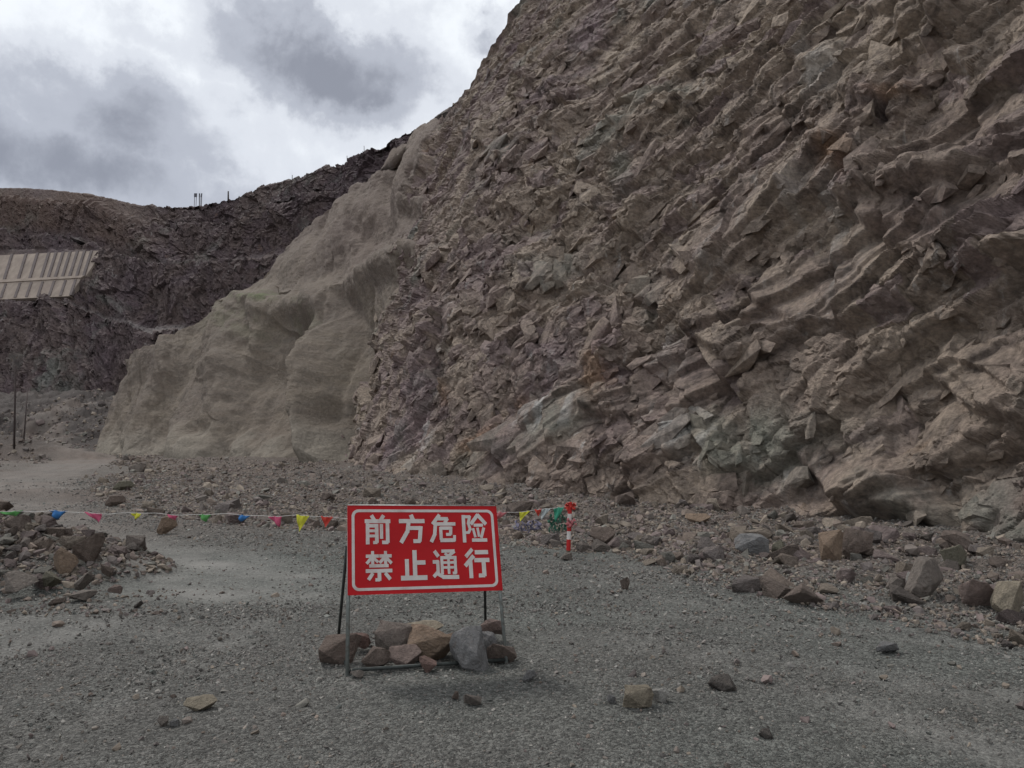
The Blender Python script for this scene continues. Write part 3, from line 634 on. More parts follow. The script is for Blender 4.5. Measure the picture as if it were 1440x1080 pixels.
# ------------------------------------------------------------------ rocks
def ico(sub):
    bm = bmesh.new(); bmesh.ops.create_icosphere(bm, subdivisions=sub, radius=1); bm.verts.ensure_lookup_table()
    v = np.array([q.co[:] for q in bm.verts]); f = np.array([[w.index for w in q.verts] for q in bm.faces]); bm.free(); return v, f
def nz3(v, s, k):
    return (vnoise(v[:, 0]*s+k, v[:, 1]*s+v[:, 2]*.7*s, int(k))+vnoise(v[:, 1]*s+k, v[:, 2]*s-v[:, 0]*.6*s, int(k)+3))*.5
def cut_rock(sub, seed, planes=None, rough=.05):
    rg = np.random.default_rng(seed); v, f = ico(sub); n = planes or rg.integers(7, 12)
    nn = rg.normal(size=(n, 3)); nn /= np.linalg.norm(nn, axis=1)[:, None]; dd = rg.uniform(.55, .85, n)
    dots = v @ nn.T; r_ = np.where(dots > .05, dd[None]/np.maximum(dots, .05), 9).min(1); r_ = np.minimum(r_, 1.45)
    v = v*r_[:, None]; 
    if sub > 2: v = v*(1+rough*nz3(v, 2.2, seed % 97+11)+rough*.5*nz3(v, 5.5, seed % 89+31))[:, None]
    return v, f
def vcol(base, rg, n):
    return np.asarray(base)[rg.integers(0, len(base), n)]*rg.uniform(.72, 1.3, n)[:, None]
PAL = [(.150, .117, .100), (.178, .140, .116), (.135, .114, .107), (.185, .152, .123), (.155, .120, .113), (.125, .105, .093), (.225, .186, .150), (.155, .146, .128)]
big_meshes = []
for k in range(20):
    v, f = hull_tmpl(1300+k, 10+k % 5, .45); bm = bmesh.new(); vs_ = [bm.verts.new(q*1.5) for q in v]
    for q in f: bm.faces.new([vs_[i] for i in q])
    bmesh.ops.dissolve_limit(bm, angle_limit=R(11), verts=bm.verts[:], edges=bm.edges[:]); bmesh.ops.triangulate(bm, faces=bm.faces[:])
    bmesh.ops.bevel(bm, geom=bm.edges[:], offset=.022, segments=1, affect='EDGES'); bmesh.ops.triangulate(bm, faces=bm.faces[:])
    for _ in range(3):
        lg = [e for e in bm.edges if e.calc_length() > .12]; bmesh.ops.subdivide_edges(bm, edges=lg, cuts=1); bmesh.ops.triangulate(bm, faces=bm.faces[:])
    vv_ = np.array([q.co[:] for q in bm.verts]); vv_ = vv_*(1+.045*nz3(vv_, 2.5, 11+k)+.028*nz3(vv_, 7.0, 31+k)+.014*nz3(vv_, 17.0, 51+k))[:, None]
    for q, c_ in zip(bm.verts, vv_): q.co = c_
    me = bpy.data.meshes.new('rock'); bm.to_mesh(me); bm.free(); me.materials.append(M_STONE); big_meshes.append(me)
rock_count = [0]
def rock(pos, size, col, label, cat='rock', group=None, rot=None, m=None, sink=.25, name='rock', seed=None):
    k = rock_count[0]; rock_count[0] += 1; rg = random.Random(1000+k if seed is None else seed)
    o = link(name, big_meshes[(m if m is not None else rg.randrange(20))])
    e = rot if rot is not None else (rg.uniform(-.3, .3), rg.uniform(-.3, .3), rg.uniform(0, 6.28))
    o.rotation_euler = e; o.scale = tuple(s/1.6 for s in size); o.color = (*col, 1)
    o.location = (pos[0], pos[1], pos[2]+size[2]*(.5-sink)); return tag(o, label, cat, group)
def rock_px(cx, by, wpx, hpx, col, label, depthk=.8, group=None, yaw=None, m=None, name='rock', lift=0, sink=.2, roll=0, pitch=0, Y=None):
    """rock whose foot stands at picture point (cx,by), w,h in picture pixels"""
    p = place(cx, by) if Y is None else np.array([pix(cx, by, Y)[0], Y, 0]); s = p[1]/F
    w, h = wpx*s, hpx*s; d = w*depthk; p = p+np.array([0, d*.4, 0]); p[2] = G1(p[0], p[1])+lift
    return rock(p, (w, d, h*1.25), col, label, group=group, rot=(pitch, roll, yaw if yaw is not None else random.uniform(-.3, .3)), m=m, sink=sink, name=name)
# --- bulk sampling of loose rock
cand = []
def add(n, fx, fy, smin, smax, powr, zone, cond):
    x = fx(n); y = fy(n); k = cond(x, y); x, y = x[k], y[k]; u = RNG.random(len(x)); s = smin*(1-u*(1-(smin/smax)**powr))**(-1/powr)
    for q in zip(x, y, s): cand.append((*q, zone))
def infr(x, y): return (np.abs(x)/np.maximum(y, .1) < .74) & (y > 2.5)
def near_base(n, umin, umax, pw):
    t = RNG.uniform(umin, umax, n); c = catmull(BASE, t)[:, :2]; c2 = catmull(BASE, np.clip(t+.02, 0, 14.9))[:, :2]; tg = c2-c; L = np.hypot(tg[:, 0], tg[:, 1])+1e-9
    nx = -np.abs(tg[:, 1]/L); ny = -np.abs(tg[:, 0]/L); w = np.interp(t, np.linspace(0, 14.9, 150), TAL_W)
    d = w*(RNG.random(n)**pw)*1.05; return c[:, 0]+nx*d, c[:, 1]+ny*d
for n, a, b_, mn, mx, pw in ((17000, 1.6, 4.0, .03, .34, 2.8), (16000, 3.4, 7.6, .045, .5, 2.9), (5000, 7.2, 13.5, .06, .6, 2.7), (90, 1.7, 3.2, .15, .40, 1.8)):
    x, y = near_base(n, a, b_, .8); k = infr(x, y) & (track(x, y) < .35); x, y = x[k], y[k]; u = RNG.random(len(x)); s = mn*(1-u*(1-(mn/mx)**pw))**(-1/pw)
    for q in zip(x, y, s): cand.append((*q, 'foot'))
def heap_cond(x, y): return (heap(x, y) > .03) & infr(x, y)
add(16000, lambda n: RNG.uniform(-9, -3.6, n), lambda n: RNG.uniform(7.3, 12.5, n), .035, .34, 2.2, 'heap', lambda x, y: heap_cond(x, y) & (RNG.random(len(x)) < .3+heap(x, y)*1.5))
add(500, lambda n: RNG.uniform(-8, -3.2, n), lambda n: RNG.uniform(7.1, 8.6, n), .025, .09, 2.2, 'heap', lambda x, y: infr(x, y) & (heap(x, y) <= .03) & (RNG.random(len(x)) < np.exp(-((x+4.2)/1.3)**2)))
def midc(x, y):
    n = fbm(x*.35, y*.35, 801, 3); return infr(x, y) & (track(x, y) < .2) & (n > -.1) & (talus(x, y)[1] < .4)
add(7000, lambda n: RNG.uniform(-14, 5, n), lambda n: RNG.uniform(10, 30, n), .025, .26, 3.1, 'floor', midc)
add(2500, lambda n: RNG.uniform(-46, -5, n), lambda n: RNG.uniform(20, 80, n), .08, .8, 2.3, 'floor', midc)
add(6000, lambda n: RNG.uniform(-72, -28, n), lambda n: RNG.uniform(60, 130, n), .18, 1.1, 2.6, 'floor', lambda x, y: infr(x, y) & (track(x, y) < .1))
add(1100, lambda n: RNG.uniform(-6, 7, n), lambda n: RNG.uniform(3.4, 10, n), .018, .085, 2.4, 'open', lambda x, y: infr(x, y))
CA = np.array([(c[0], c[1], c[2]) for c in cand]); ZN = np.array([c[3] for c in cand])
# keep clear of the hand placed rocks and the sign
CZ = ground_h(CA[:, 0], CA[:, 1], False)
app = CA[:, 2]/CA[:, 1]; cpx, cpy, _ = proj(np.stack([CA[:, 0], CA[:, 1], CZ], -1))
inv = (cpx > -30) & (cpx < 1470) & ~((cpx > 455) & (cpx < 735) & (cpy > 835)); CA, CZ, ZN, app = CA[inv], CZ[inv], ZN[inv], app[inv]
order = np.argsort(-app); NIND = 235; ind = order[:NIND]; rest = order[NIND:]
GRP = {'foot': ('angular broken rock in the rubble along the foot of the rock face', 'rocks fallen along the foot of the cliff'),
       'heap': ('angular brown rock in the rubble heap left of the dusty track', 'rocks in the left rubble heap'),
       'floor': ('loose rock scattered on the quarry floor beyond the pennant line', 'rocks scattered beyond the pennants'),
       'open': ('small loose stone lying on the open gravel in front', 'small stones on the open gravel')}
for i in ind:
    s = CA[i, 2]; rg = random.Random(int(i)); c = np.array(rg.choice(PAL))*rg.uniform(.75, 1.3)
    lb, gp = GRP[ZN[i]]
    rock((CA[i, 0], CA[i, 1], CZ[i]), (s*rg.uniform(.9, 1.4), s*rg.uniform(.8, 1.2), s*rg.uniform(.55, .95)), tuple(c), lb, 'rock', gp, sink=.3, name='stone' if ZN[i] == 'open' else 'rock')
def scatter(name, X, Y, Z, S_, sub, cols, label, cat, sink=.2, flatn=.7):
    n = len(X); rg = np.random.default_rng(99)
    sc = np.stack([rg.uniform(.8, 1.45, n), rg.uniform(.65, 1.1, n), rg.uniform(.4, .9, n)*flatn/.7], -1)*S_[:, None]
    q = rg.normal(size=(n, 4)); q[:, 0] += 2.2; q[:, 3] *= 3; q /= np.linalg.norm(q, axis=1)[:, None]; w, x, y, z = q.T
    Rm = np.stack([1-2*(y*y+z*z), 2*(x*y-z*w), 2*(x*z+y*w), 2*(x*y+z*w), 1-2*(x*x+z*z), 2*(y*z-x*w), 2*(x*z-y*w), 2*(y*z+x*w), 1-2*(x*x+y*y)], -1).reshape(n, 3, 3)
    v, ff, ow = merge_hulls(np.stack([X, Y, Z+S_*(.3-sink)], -1), Rm, sc, rg.random(n))
    cc = vcol(cols, rg, n)[ow]
    o = link(name, mesh_np(name, v.reshape(-1, 3), ff.reshape(-1, 3), M_RUBBLE, False, {'tint': cc})); return tag(o, label, cat, kind='stuff')
scatter('rubble', CA[rest, 0], CA[rest, 1], CZ[rest], CA[rest, 2], 2, PAL, 'brown broken rubble strewn along the cliff foot and over the heaps', 'rubble')
# gravel
def gravel(n, y0, y1, smin, smax, pw, seed):
    rg = np.random.default_rng(seed); y = np.exp(rg.uniform(math.log(y0), math.log(y1), n)); y = np.sqrt(rg.uniform(y0**2, y1**2, n)); x = y*rg.uniform(-.74, .74, n)
    k = rg.random(n) < (1-.85*track(x, y)); x, y = x[k], y[k]; u = rg.random(len(x)); return x, y, smin*(1-u*(1-(smin/smax)**pw))**(-1/pw)
rg = np.random.default_rng(4); n_ = 150000; u_ = rg.random(n_); pw = -.35
gy = (3.2**pw+u_*(32**pw-3.2**pw))**(1/pw); gx = gy*rg.uniform(-.74, .74, n_); k = rg.random(n_) < (1-.85*track(gx, gy))*np.clip(.55+.9*fbm(gx*.5, gy*.9, 690, 4), .12, 1)
gx, gy = gx[k], gy[k]; mn, mx, pp = .0019*gy, .030+.0028*gy, 3.35; u_ = rg.random(len(gx)); gsz = mn*(1-u_*(1-(mn/mx)**pp))**(-1/pp)
GP = [(.135, .127, .118), (.155, .147, .138), (.115, .105, .098), (.15, .134, .124), (.18, .17, .158), (.14, .144, .133), (.25, .235, .215), (.175, .15, .13)]
scatter('gravel', gx, gy, ground_h(gx, gy), gsz, 1, GP, 'loose grey gravel and chippings over the quarry floor', 'gravel', sink=.24, flatn=.58)
# --- hand placed rocks
T = dict(tan=(.34, .29, .22), pink=(.28, .21, .185), grey=(.24, .235, .235), brown=(.19, .145, .122), dark=(.12, .105, .095), orange=(.30, .215, .155), white=(.46, .44, .41), olive=(.19, .175, .13), red=(.22, .14, .12), gb=(.24, .205, .18))
SB = 'stones weighing down the sign frame'
for a in [(474, 938, 44, 36, 'brown', 'dark brown rock at the left end of the row under the sign'),
          (506, 918, 24, 18, 'red', 'reddish rock resting behind the left front leg of the sign', dict(lift=.03)),
          (527, 944, 36, 28, 'brown', 'mottled brown rock just right of the left front sign leg'),
          (556, 927, 46, 44, 'gb', 'tall grey brown rock standing at the back of the sign row'),
          (568, 942, 36, 26, 'pink', 'pinkish speckled rock in the front middle of the sign row'),
          (606, 933, 58, 44, 'orange', 'large orange tan rock in the middle under the sign'),
          (602, 947, 22, 19, 'red', 'small reddish brown rock in front of the large orange tan one'),
          (596, 902, 42, 14, 'tan', 'pale yellowish flat rock behind the large orange tan one', dict(lift=.04)),
          (637, 918, 24, 18, 'orange', 'small tan rock tucked against the grey slab under the sign', dict(lift=.03)),
          (660, 944, 46, 52, 'grey', 'upright grey streaked slab under the right half of the sign', dict(m=3)),
          (686, 930, 26, 36, 'grey', 'lumpy grey rock right of the upright grey slab'),
          (693, 905, 26, 20, 'pink', 'pink and white rock on top at the right end under the sign', dict(lift=.05)),
          (698, 886, 14, 8, 'white', 'tiny white stone behind the pink and white rock'),
          (706, 937, 34, 28, 'brown', 'dark brown rock at the right end of the row under the sign'),
          (500, 956, 15, 10, 'gb', 'small stone at the foot of the left front sign leg')]:
    kw = a[6] if len(a) > 6 else {}; rock_px(a[0], a[1], a[2]*1.34, a[3]*1.02, tuple(c*.92 for c in T[a[4]]), a[5], group=SB, sink=.12, **kw)
for a in [(1316, 842, 58, 48, 'gb', 'square cut grey brown block at the edge of the rubble', dict(m=7)),
          (1390, 858, 54, 36, 'pink', 'rounded pinkish boulder near the right edge of the rubble'),
          (1430, 868, 44, 42, 'tan', 'pale cream boulder cut by the right edge of the photo'),
          (1351, 802, 32, 28, 'olive', 'olive brown boulder above the square cut block'),
          (1178, 790, 36, 38, 'orange', 'orange and cream boulder below the overhung smooth face'),
          (1212, 788, 46, 36, 'brown', 'dull purple brown boulder right of the orange and cream one'),
          (1062, 782, 46, 26, 'grey', 'grey green flat boulder in the rubble right of the striped post'),
          (1100, 786, 26, 22, 'olive', 'lichen green rock beside the grey green flat boulder'),
          (1265, 833, 26, 18, 'gb', 'small grey rock left of the square cut block'),
          (1288, 826, 18, 18, 'white', 'pale pinkish rock against the left side of the square cut block'),
          (985, 737, 34, 12, 'orange', 'tan flat slab lying on the upper talus'),
          (850, 768, 34, 22, 'brown', 'brown humped rock right of the striped post'),
          (880, 830, 13, 15, 'brown', 'single dark upright stone on the gravel in front of the talus'),
          (1252, 921, 32, 13, 'grey', 'flat grey stone alone on the gravel at the right'),
          (1021, 974, 40, 16, 'dark', 'flat dark greenish stone half sunk in the gravel'),
          (899, 998, 42, 26, 'tan', 'yellowish tan stone in the right foreground'),
          (930, 990, 27, 16, 'white', 'off white stone touching the yellowish tan stone'),
          (278, 1002, 40, 14, 'tan', 'pale flat rectangular slab in the left foreground'),
          (228, 1024, 14, 12, 'gb', 'small grey chip standing below the pale flat slab'),
          (242, 1024, 13, 9, 'grey', 'rounder small grey chip below the pale flat slab'),
          (664, 994, 24, 14, 'gb', 'small grey brown stone below the right end of the sign'),
          (640, 985, 9, 10, 'brown', 'tiny brown stone left of the small grey brown stone'),
          (745, 960, 20, 12, 'grey', 'small pale grey stone right of the sign'),
          (860, 990, 12, 10, 'grey', 'tiny grey stone left of the yellowish tan stone'),
          (1080, 1040, 20, 10, 'dark', 'small dark stone near the bottom right of the gravel'),
          (230, 752, 24, 22, 'orange', 'rusty brown block standing on the track edge beyond the pennants', dict(m=7)),
          (157, 713, 24, 14, 'brown', 'dark rock beside the far track bend'),
          (168, 690, 26, 12, 'olive', 'mossy dark rock on the far verge of the track'),
          (190, 664, 22, 12, 'gb', 'grey brown rock on the verge near the sprayed slope'),
          (191, 856, 12, 9, 'dark', 'small dark stone on the track in front of the heap'),
          (797, 789, 16, 10, 'gb', 'grey stone holding the base of the striped post'),
          (75, 852, 20, 8, 'brown', 'flat brown stone on the gravel below the heap')]:
    kw = a[6] if len(a) > 6 else {}; rock_px(a[0], a[1], a[2]*1.12, a[3]*1.1, tuple(c*.85 for c in T[a[4]]), a[5], sink=.15, **kw)
for (x, y, w, h, c, Yd, lb) in [(125, 790, 50, 46, 'brown', 9.0, 'biggest dark brown boulder on top of the left heap'), (88, 812, 44, 44, 'orange', 8.6, 'tan orange boulder in the middle of the left heap'),
                       (115, 832, 32, 32, 'gb', 8.1, 'grey brown wedge boulder low on the left heap'), (28, 762, 56, 22, 'gb', 9.2, 'long pale slab high on the left heap'),
                       (22, 832, 60, 30, 'gb', 7.9, 'wide grey boulder low at the left edge of the heap'), (72, 826, 30, 24, 'olive', 8.2, 'olive grey boulder between the wide grey and grey brown ones'),
                       (118, 842, 44, 14, 'gb', 7.8, 'flat slab at the front foot of the left heap'), (150, 812, 22, 22, 'brown', 8.5, 'reddish brown boulder on the right flank of the left heap'), (160, 835, 24, 14, 'pink', 8.0, 'dull pink rock at the right foot of the left heap')]:
    p = pix(x, y-h*.5, Yd); s = Yd/F
    o = rock((p[0], p[1], p[2]-h*s*.5), (w*s*.85, w*s*.7, h*s*.95), tuple(q*.8 for q in T[c]), lb, sink=0, rot=(.1, .1, random.uniform(-.4, .4)))
# ------------------------------------------------------------------ warning sign
M_RED = simple('sign_red', (.42, .005, .009), .55, 0, .12, 3, dirt=((.24, .045, .035), .55, .55)); M_WHT = simple('sign_white', (.56, .52, .50), .5, 0, .10, 12, dirt=((.40, .27, .24), .52, .6))
M_GALV = simple('galvanised_tube', (.24, .26, .25), .5, .5, .2, 30, dirt=((.13, .09, .07), .52, .7)); M_DSTEEL = simple('dark_steel', (.045, .05, .048), .6, .4, .3, 20)
pL = place(491, 950); pR = place(714, 934)
YL, YR = pL[1], pR[1]
TL = pix(489.5, 711.5, YL+.10); TR = pix(697, 712.5, YR+.12); BL = pix(490, 836.5, YL+.04); BR = pix(706, 829.5, YR+.05)
org = Vector(((pL+pR)/2).tolist()); sign = empty('warning_sign', org)
tag(sign, 'red warning sign with white Chinese lettering on a metal trestle weighed down by rocks', 'sign')
def V3(a): return Vector([float(q) for q in a])
TL, TR, BL, BR = map(V3, (TL, TR, BL, BR))
ux = ((TR-TL)+(BR-BL)).normalized(); nrm = ux.cross(((TL-BL)+(TR-BR)).normalized()).normalized()
if nrm.y > 0: nrm = -nrm
def bp(u, v, off=0.0):   # board coordinates 0..1 from bottom left
    return (BL*(1-u)+BR*u)*(1-v)+(TL*(1-u)+TR*u)*v+nrm*off-org
def board_shape(name, polys, z0, z1, mat, nsub=1):
    bm = bmesh.new()
    for poly in polys:
        fr = [bm.verts.new(bp(u, v, z1)) for u, v in poly]; bk = [bm.verts.new(bp(u, v, z0)) for u, v in poly]
        n = len(poly)
        try: bm.faces.new(fr); bm.faces.new(bk[::-1])
        except ValueError: pass
        for i in range(n): j = (i+1) % n; bm.faces.new((fr[j], fr[i], bk[i], bk[j]))
    bmesh.ops.recalc_face_normals(bm, faces=bm.faces); return bm_obj(name, bm, mat, sign)
board_shape('board', [[(0, 0), (1, 0), (1, 1), (0, 1)]], -.012, 0, M_RED)
board_shape('board_rim', [[(-.004, -.006), (1.004, -.006), (1.004, .0), (-.004, .0)], [(-.004, 1), (1.004, 1), (1.004, 1.006), (-.004, 1.006)], [(-.004, 0), (0, 0), (0, 1), (-.004, 1)], [(1, 0), (1.004, 0), (1.004, 1), (1, 1)]], -.014, .003, M_RED)
# border band with rounded corners, drawn as quads
def rr_pts(m, mv, r, rv, n=8):
    pts = []
    for cx, cy, a0 in ((1-m-r, 1-mv-rv, 0), (m+r, 1-mv-rv, 90), (m+r, mv+rv, 180), (1-m-r, mv+rv, 270)):
        for k in range(n+1):
            a = R(a0+90*k/n); pts.append((cx+r*math.cos(a), cy+rv*math.sin(a)))
    return pts
AS = 1.75
o1 = rr_pts(.022, .022*AS, .045, .045*AS); i1 = rr_pts(.040, .040*AS, .030, .030*AS)
board_shape('border_line', [[o1[k], o1[(k+1) % len(o1)], i1[(k+1) % len(o1)], i1[k]] for k in range(len(o1))], 0.0005, .0022, M_WHT)
# characters: strokes on a 100x100 grid (x right, y up), each (x0,y0,x1,y1,width)
CH = {
 'qian': [(4, 80, 96, 80, 11), (28, 99, 38, 83, 11), (72, 99, 61, 83, 11), (12, 70, 12, 1, 11), (12, 64, 48, 64, 10), (46, 68, 46, 6, 11), (46, 5, 34, 5, 9), (14, 46, 44, 46, 8), (14, 28, 44, 28, 8), (64, 68, 64, 20, 10), (87, 72, 87, 6, 11), (87, 5, 68, 5, 10)],
 'fang': [(3, 79, 97, 79, 12), (48, 99, 55, 82, 13), (38, 77, 32, 40, 12), (32, 42, 8, 4, 12), (38, 54, 84, 54, 11), (84, 58, 78, 8, 12), (79, 7, 56, 7, 11)],
 'wei': [(36, 99, 10, 68, 11), (34, 86, 68, 86, 10), (68, 86, 56, 70, 10), (18, 67, 97, 67, 10), (20, 68, 15, 28, 11), (16, 30, 2, 4, 11), (40, 54, 40, 12, 10), (40, 52, 80, 52, 10), (80, 55, 78, 30, 10), (78, 29, 62, 29, 9), (39, 8, 92, 8, 11), (92, 6, 93, 24, 9)],
 'xian': [(8, 96, 8, 0, 11), (8, 92, 34, 92, 9), (34, 94, 26, 66, 9), (27, 67, 34, 44, 9), (33, 46, 26, 34, 9), (26, 34, 15, 34, 8), (66, 99, 38, 66, 11), (66, 99, 97, 66, 11), (50, 61, 84, 61, 9), (45, 48, 52, 18, 8), (63, 50, 67, 20, 8), (88, 50, 76, 16, 9), (40, 6, 97, 6, 10)],
 'jin': [(4, 84, 48, 84, 9), (27, 99, 27, 56, 9), (26, 82, 6, 60, 9), (28, 80, 46, 64, 8), (54, 84, 96, 84, 9), (75, 99, 75, 56, 9), (74, 82, 54, 62, 9), (76, 80, 96, 60, 9), (16, 51, 84, 51, 9), (3, 34, 97, 34, 10), (51, 32, 51, 3, 11), (51, 4, 38, 4, 9), (26, 25, 12, 6, 10), (74, 25, 90, 6, 10)],
 'zhi': [(54, 98, 54, 8, 13), (56, 58, 92, 58, 12), (24, 68, 24, 8, 12), (3, 6, 97, 6, 13)],
 'tong': [(10, 94, 22, 78, 11), (3, 58, 22, 58, 10), (20, 60, 20, 22, 10), (20, 24, 4, 8, 10), (16, 18, 40, 5, 10), (38, 5, 98, 4, 11), (38, 95, 86, 95, 9), (86, 93, 66, 80, 9), (50, 86, 62, 78, 8), (36, 75, 36, 16, 9), (36, 72, 90, 72, 9), (88, 75, 88, 18, 9), (88, 18, 78, 18, 8), (38, 55, 86, 55, 7), (38, 38, 86, 38, 7), (62, 72, 62, 17, 8)],
 'xing': [(32, 98, 8, 74, 11), (36, 74, 4, 42, 12), (24, 54, 24, 0, 12), (46, 88, 94, 88, 12), (42, 60, 97, 60, 12), (76, 60, 76, 6, 13), (76, 6, 56, 6, 11)],
}
def stroke(s, X0, Y0, Wc, Hc):
    x0, y0, x1, y1, w = s; dx, dy = x1-x0, y1-y0; L = math.hypot(dx, dy) or 1; w *= 1.24
    ax, ay = dx/L*(w*.18), dy/L*(w*.18); nx, ny = -dy/L*w/2, dx/L*w/2
    q = [(x0-ax+nx, y0-ay+ny), (x0-ax-nx, y0-ay-ny), (x1+ax-nx, y1+ay-ny), (x1+ax+nx, y1+ay+ny)]
    return [(X0+a/100*Wc, Y0+b_/100*Hc) for a, b_ in q]
xs = [.103, .328, .538, .752]; cw = .172
for row, (y0, hc, names) in enumerate([(.565, .325, ['qian', 'fang', 'wei', 'xian']), (.145, .335, ['jin', 'zhi', 'tong', 'xing'])]):
    for k, nm in enumerate(names):
        st = CH[nm]; me_ob = None; bm = bmesh.new()
        for si, s in enumerate(st):
            q = stroke(s, xs[k]+(.004 if row else 0), y0+.004*k, cw, hc); top_ = .0014+.00012*si
            fr = [bm.verts.new(bp(u, v, top_)) for u, v in q]; bk = [bm.verts.new(bp(u, v, .0002)) for u, v in q]
            bm.faces.new(fr); bm.faces.new(bk[::-1])
            for i in range(4): j = (i+1) % 4; bm.faces.new((fr[j], fr[i], bk[i], bk[j]))
        bmesh.ops.recalc_face_normals(bm, faces=bm.faces); bm_obj('character', bm, M_WHT, sign)
def leg(a, b, r, mat, name='leg'):
    bm = bmesh.new(); tube_bm(bm, V3(a)-org, V3(b)-org, r, seg=12); return bm_obj(name, bm, mat, sign, smooth=True)
gz = lambda p: (p[0], p[1], G1(p[0], p[1])-.03)
ulc = TL*.0+(TL+nrm*-.03); urc = TR+nrm*-.03
fl = BL+ux*.012-nrm*.028; fr_ = BR-ux*.006-nrm*.028
leg(TL+ux*.012-nrm*.028, gz((fl.x+.005, YL, 0)), .0135, M_GALV); leg(TR-ux*.02-nrm*.028, gz((pix(713, 900, YR)[0], YR, 0)), .0125, M_GALV)
bl_ = place(474, 912); br_ = place(683, 893)
leg(TL*.55+BL*.45-nrm*.05-ux*.004, gz(bl_), .011, M_DSTEEL, 'back_leg'); leg(TR*.7+BR*.3-nrm*.05-ux*.09, gz(br_), .011, M_DSTEEL, 'back_leg')
a = V3(pL)+Vector((.02, -.0, .035)); b = V3(pR)+Vector((-.02, 0, .03))
leg(a, b, .013, M_DSTEEL, 'foot_bar')
leg(V3(gz(pL))+Vector((.0, .02, .05)), V3(gz(bl_))+Vector((0, 0, .05)), .011, M_DSTEEL, 'side_bar'); leg(V3(gz(pR))+Vector((0, .02, .05)), V3(gz(br_))+Vector((0, 0, .05)), .011, M_DSTEEL, 'side_bar')
leg(TL-nrm*.028, TR-nrm*.028, .012, M_GALV, 'back_rail'); leg(BL-nrm*.028+Vector((0, 0, .03)), BR-nrm*.028+Vector((0, 0, .03)), .012, M_GALV, 'back_rail')
# ------------------------------------------------------------------ striped post, bunting
PB = place(799, 784); post = empty('striped_post', tuple(PB)); tag(post, 'short red and white striped marker post at the end of the pennant line', 'post')
M_PR = simple('post_red', (.42, .02, .02), .5, 0, .15, 20, dirt=((.2, .15, .12), .55, .5)); M_PW = simple('post_white', (.55, .52, .5), .5, 0, .1, 20, dirt=((.3, .24, .2), .55, .5))
ph = 75*PB[1]/F; lean = .03
bands = [(-.05, .13, 'rust'), (.13, .33, 'r'), (.33, .48, 'w'), (.48, .63, 'r'), (.63, .80, 'w'), (.80, 1.0, 'r')]
M_RUST = simple('rusty_steel', (.13, .085, .06), .8, .2, .3, 25)
for a_, b_, k in bands:
    bm = bmesh.new(); tube_bm(bm, (lean*a_, 0, a_*ph), (lean*b_, 0, b_*ph), .029, seg=16); bm_obj('post_band' if k != 'rust' else 'post_foot', bm, {'r': M_PR, 'w': M_PW, 'rust': M_RUST}[k], post, smooth=False)
cloth = {}
for nm, c in dict(green=(.10, .30, .09), blue=(.04, .16, .40), pink=(.50, .09, .17), yellow=(.55, .53, .05), red=(.50, .05, .035), white=(.35, .38, .38), teal=(.04, .25, .16), faded=(.42, .13, .14)).items():
    cloth[nm] = simple('pennant_'+nm, c, .6, 0, .12, 15)
M_STR = simple('white_cord', (.5, .48, .46), .8)
topP = V3(PB)+Vector((lean, 0, ph*.97))
spx = [-330, -60, 20, 120, 240, 340, 425, 500, 600, 700, 750, 796]; spy = [730, 722, 718, 721, 723, 724, 726, 728, 727, 720, 718.5, 713]
def sY(x): return float(np.interp(x, [-330, 0, 500, 800], [7.5, 8.9, 9.8, PB[1]]))
bunting = empty('pennant_line', tuple(topP)); tag(bunting, 'line of small coloured triangular pennants strung from the left heap to the striped post', 'bunting')
def spt(x): return V3(pix(x, float(np.interp(x, spx, spy))+1.1*math.sin(x*.055)+.6*math.sin(x*.13+1), sY(x)))
bm = bmesh.new(); prev = None; pts = [spt(x) for x in np.linspace(-330, 796, 120)]
for a_, b_ in zip(pts[:-1], pts[1:]): tube_bm(bm, a_-topP, b_-topP, .0032, seg=5)
bm_obj('cord', bm, M_STR, bunting)
FL = [(-90, 'pink', 22, 10, 0), (-40, 'yellow', 22, 12, 0), (14, 'green', 34, 6, 6), (82, 'blue', 22, 11, -3), (131, 'pink', 24, 10, 8), (192, 'yellow', 14, 8, 0), (241, 'pink', 17, 6, 4), (288, 'green', 18, 9, 0), (344, 'blue', 18, 8, -6),
      (387, 'pink', 18, 13, 6), (426, 'yellow', 18, 20, -5), (460, 'red', 17, 13, -2), (520, 'green', 18, 14, 0), (570, 'blue', 18, 14, 0), (620, 'pink', 18, 14, 0), (665, 'yellow', 18, 14, 0), (707, 'faded', 18, 9, -8), (738, 'yellow', 16, 11, -7), (757, 'red', 12, 8, 0), (768, 'white', 13, 14, -8), (786, 'teal', 16, 18, -6)]
for x, c, w, h, sh in FL:
    s = sY(x)/F; o0 = spt(x); e = (spt(x+3)-spt(x-3)).normalized(); bm = bmesh.new(); nN = 9; rows = []
    ph_ = random.uniform(0, 6)
    for r_ in range(nN+1):
        t = r_/nN; row = []
        for c_ in range(nN+1-r_):
            u = (c_/(nN-r_)-.5)*(1-t) if nN-r_ else 0
            wv_ = .022*math.sin(ph_+u*7+t*4)*(.25+t)+.012*math.sin(ph_*2+u*15)
            row.append(bm.verts.new(o0-topP+e*((u*w+sh*t)*s)+Vector((0, wv_, -t*h*s*1.15+.006*math.sin(ph_+u*9)))))
        rows.append(row)
    for r_ in range(nN):
        A_, B_ = rows[r_], rows[r_+1]
        for k in range(len(B_)):
            bm.faces.new((A_[k], A_[k+1], B_[k]))
            if k < len(B_)-1: bm.faces.new((A_[k+1], B_[k+1], B_[k]))
    ob = bm_obj('pennant', bm, cloth[c], bunting, smooth=True); sd = ob.modifiers.new('thick', 'SOLIDIFY'); sd.thickness = .002
    ob['label'] = {'faded': 'faded pink', 'white': 'greyish white', 'teal': 'dark green'}.get(c, c)+' triangular pennant'
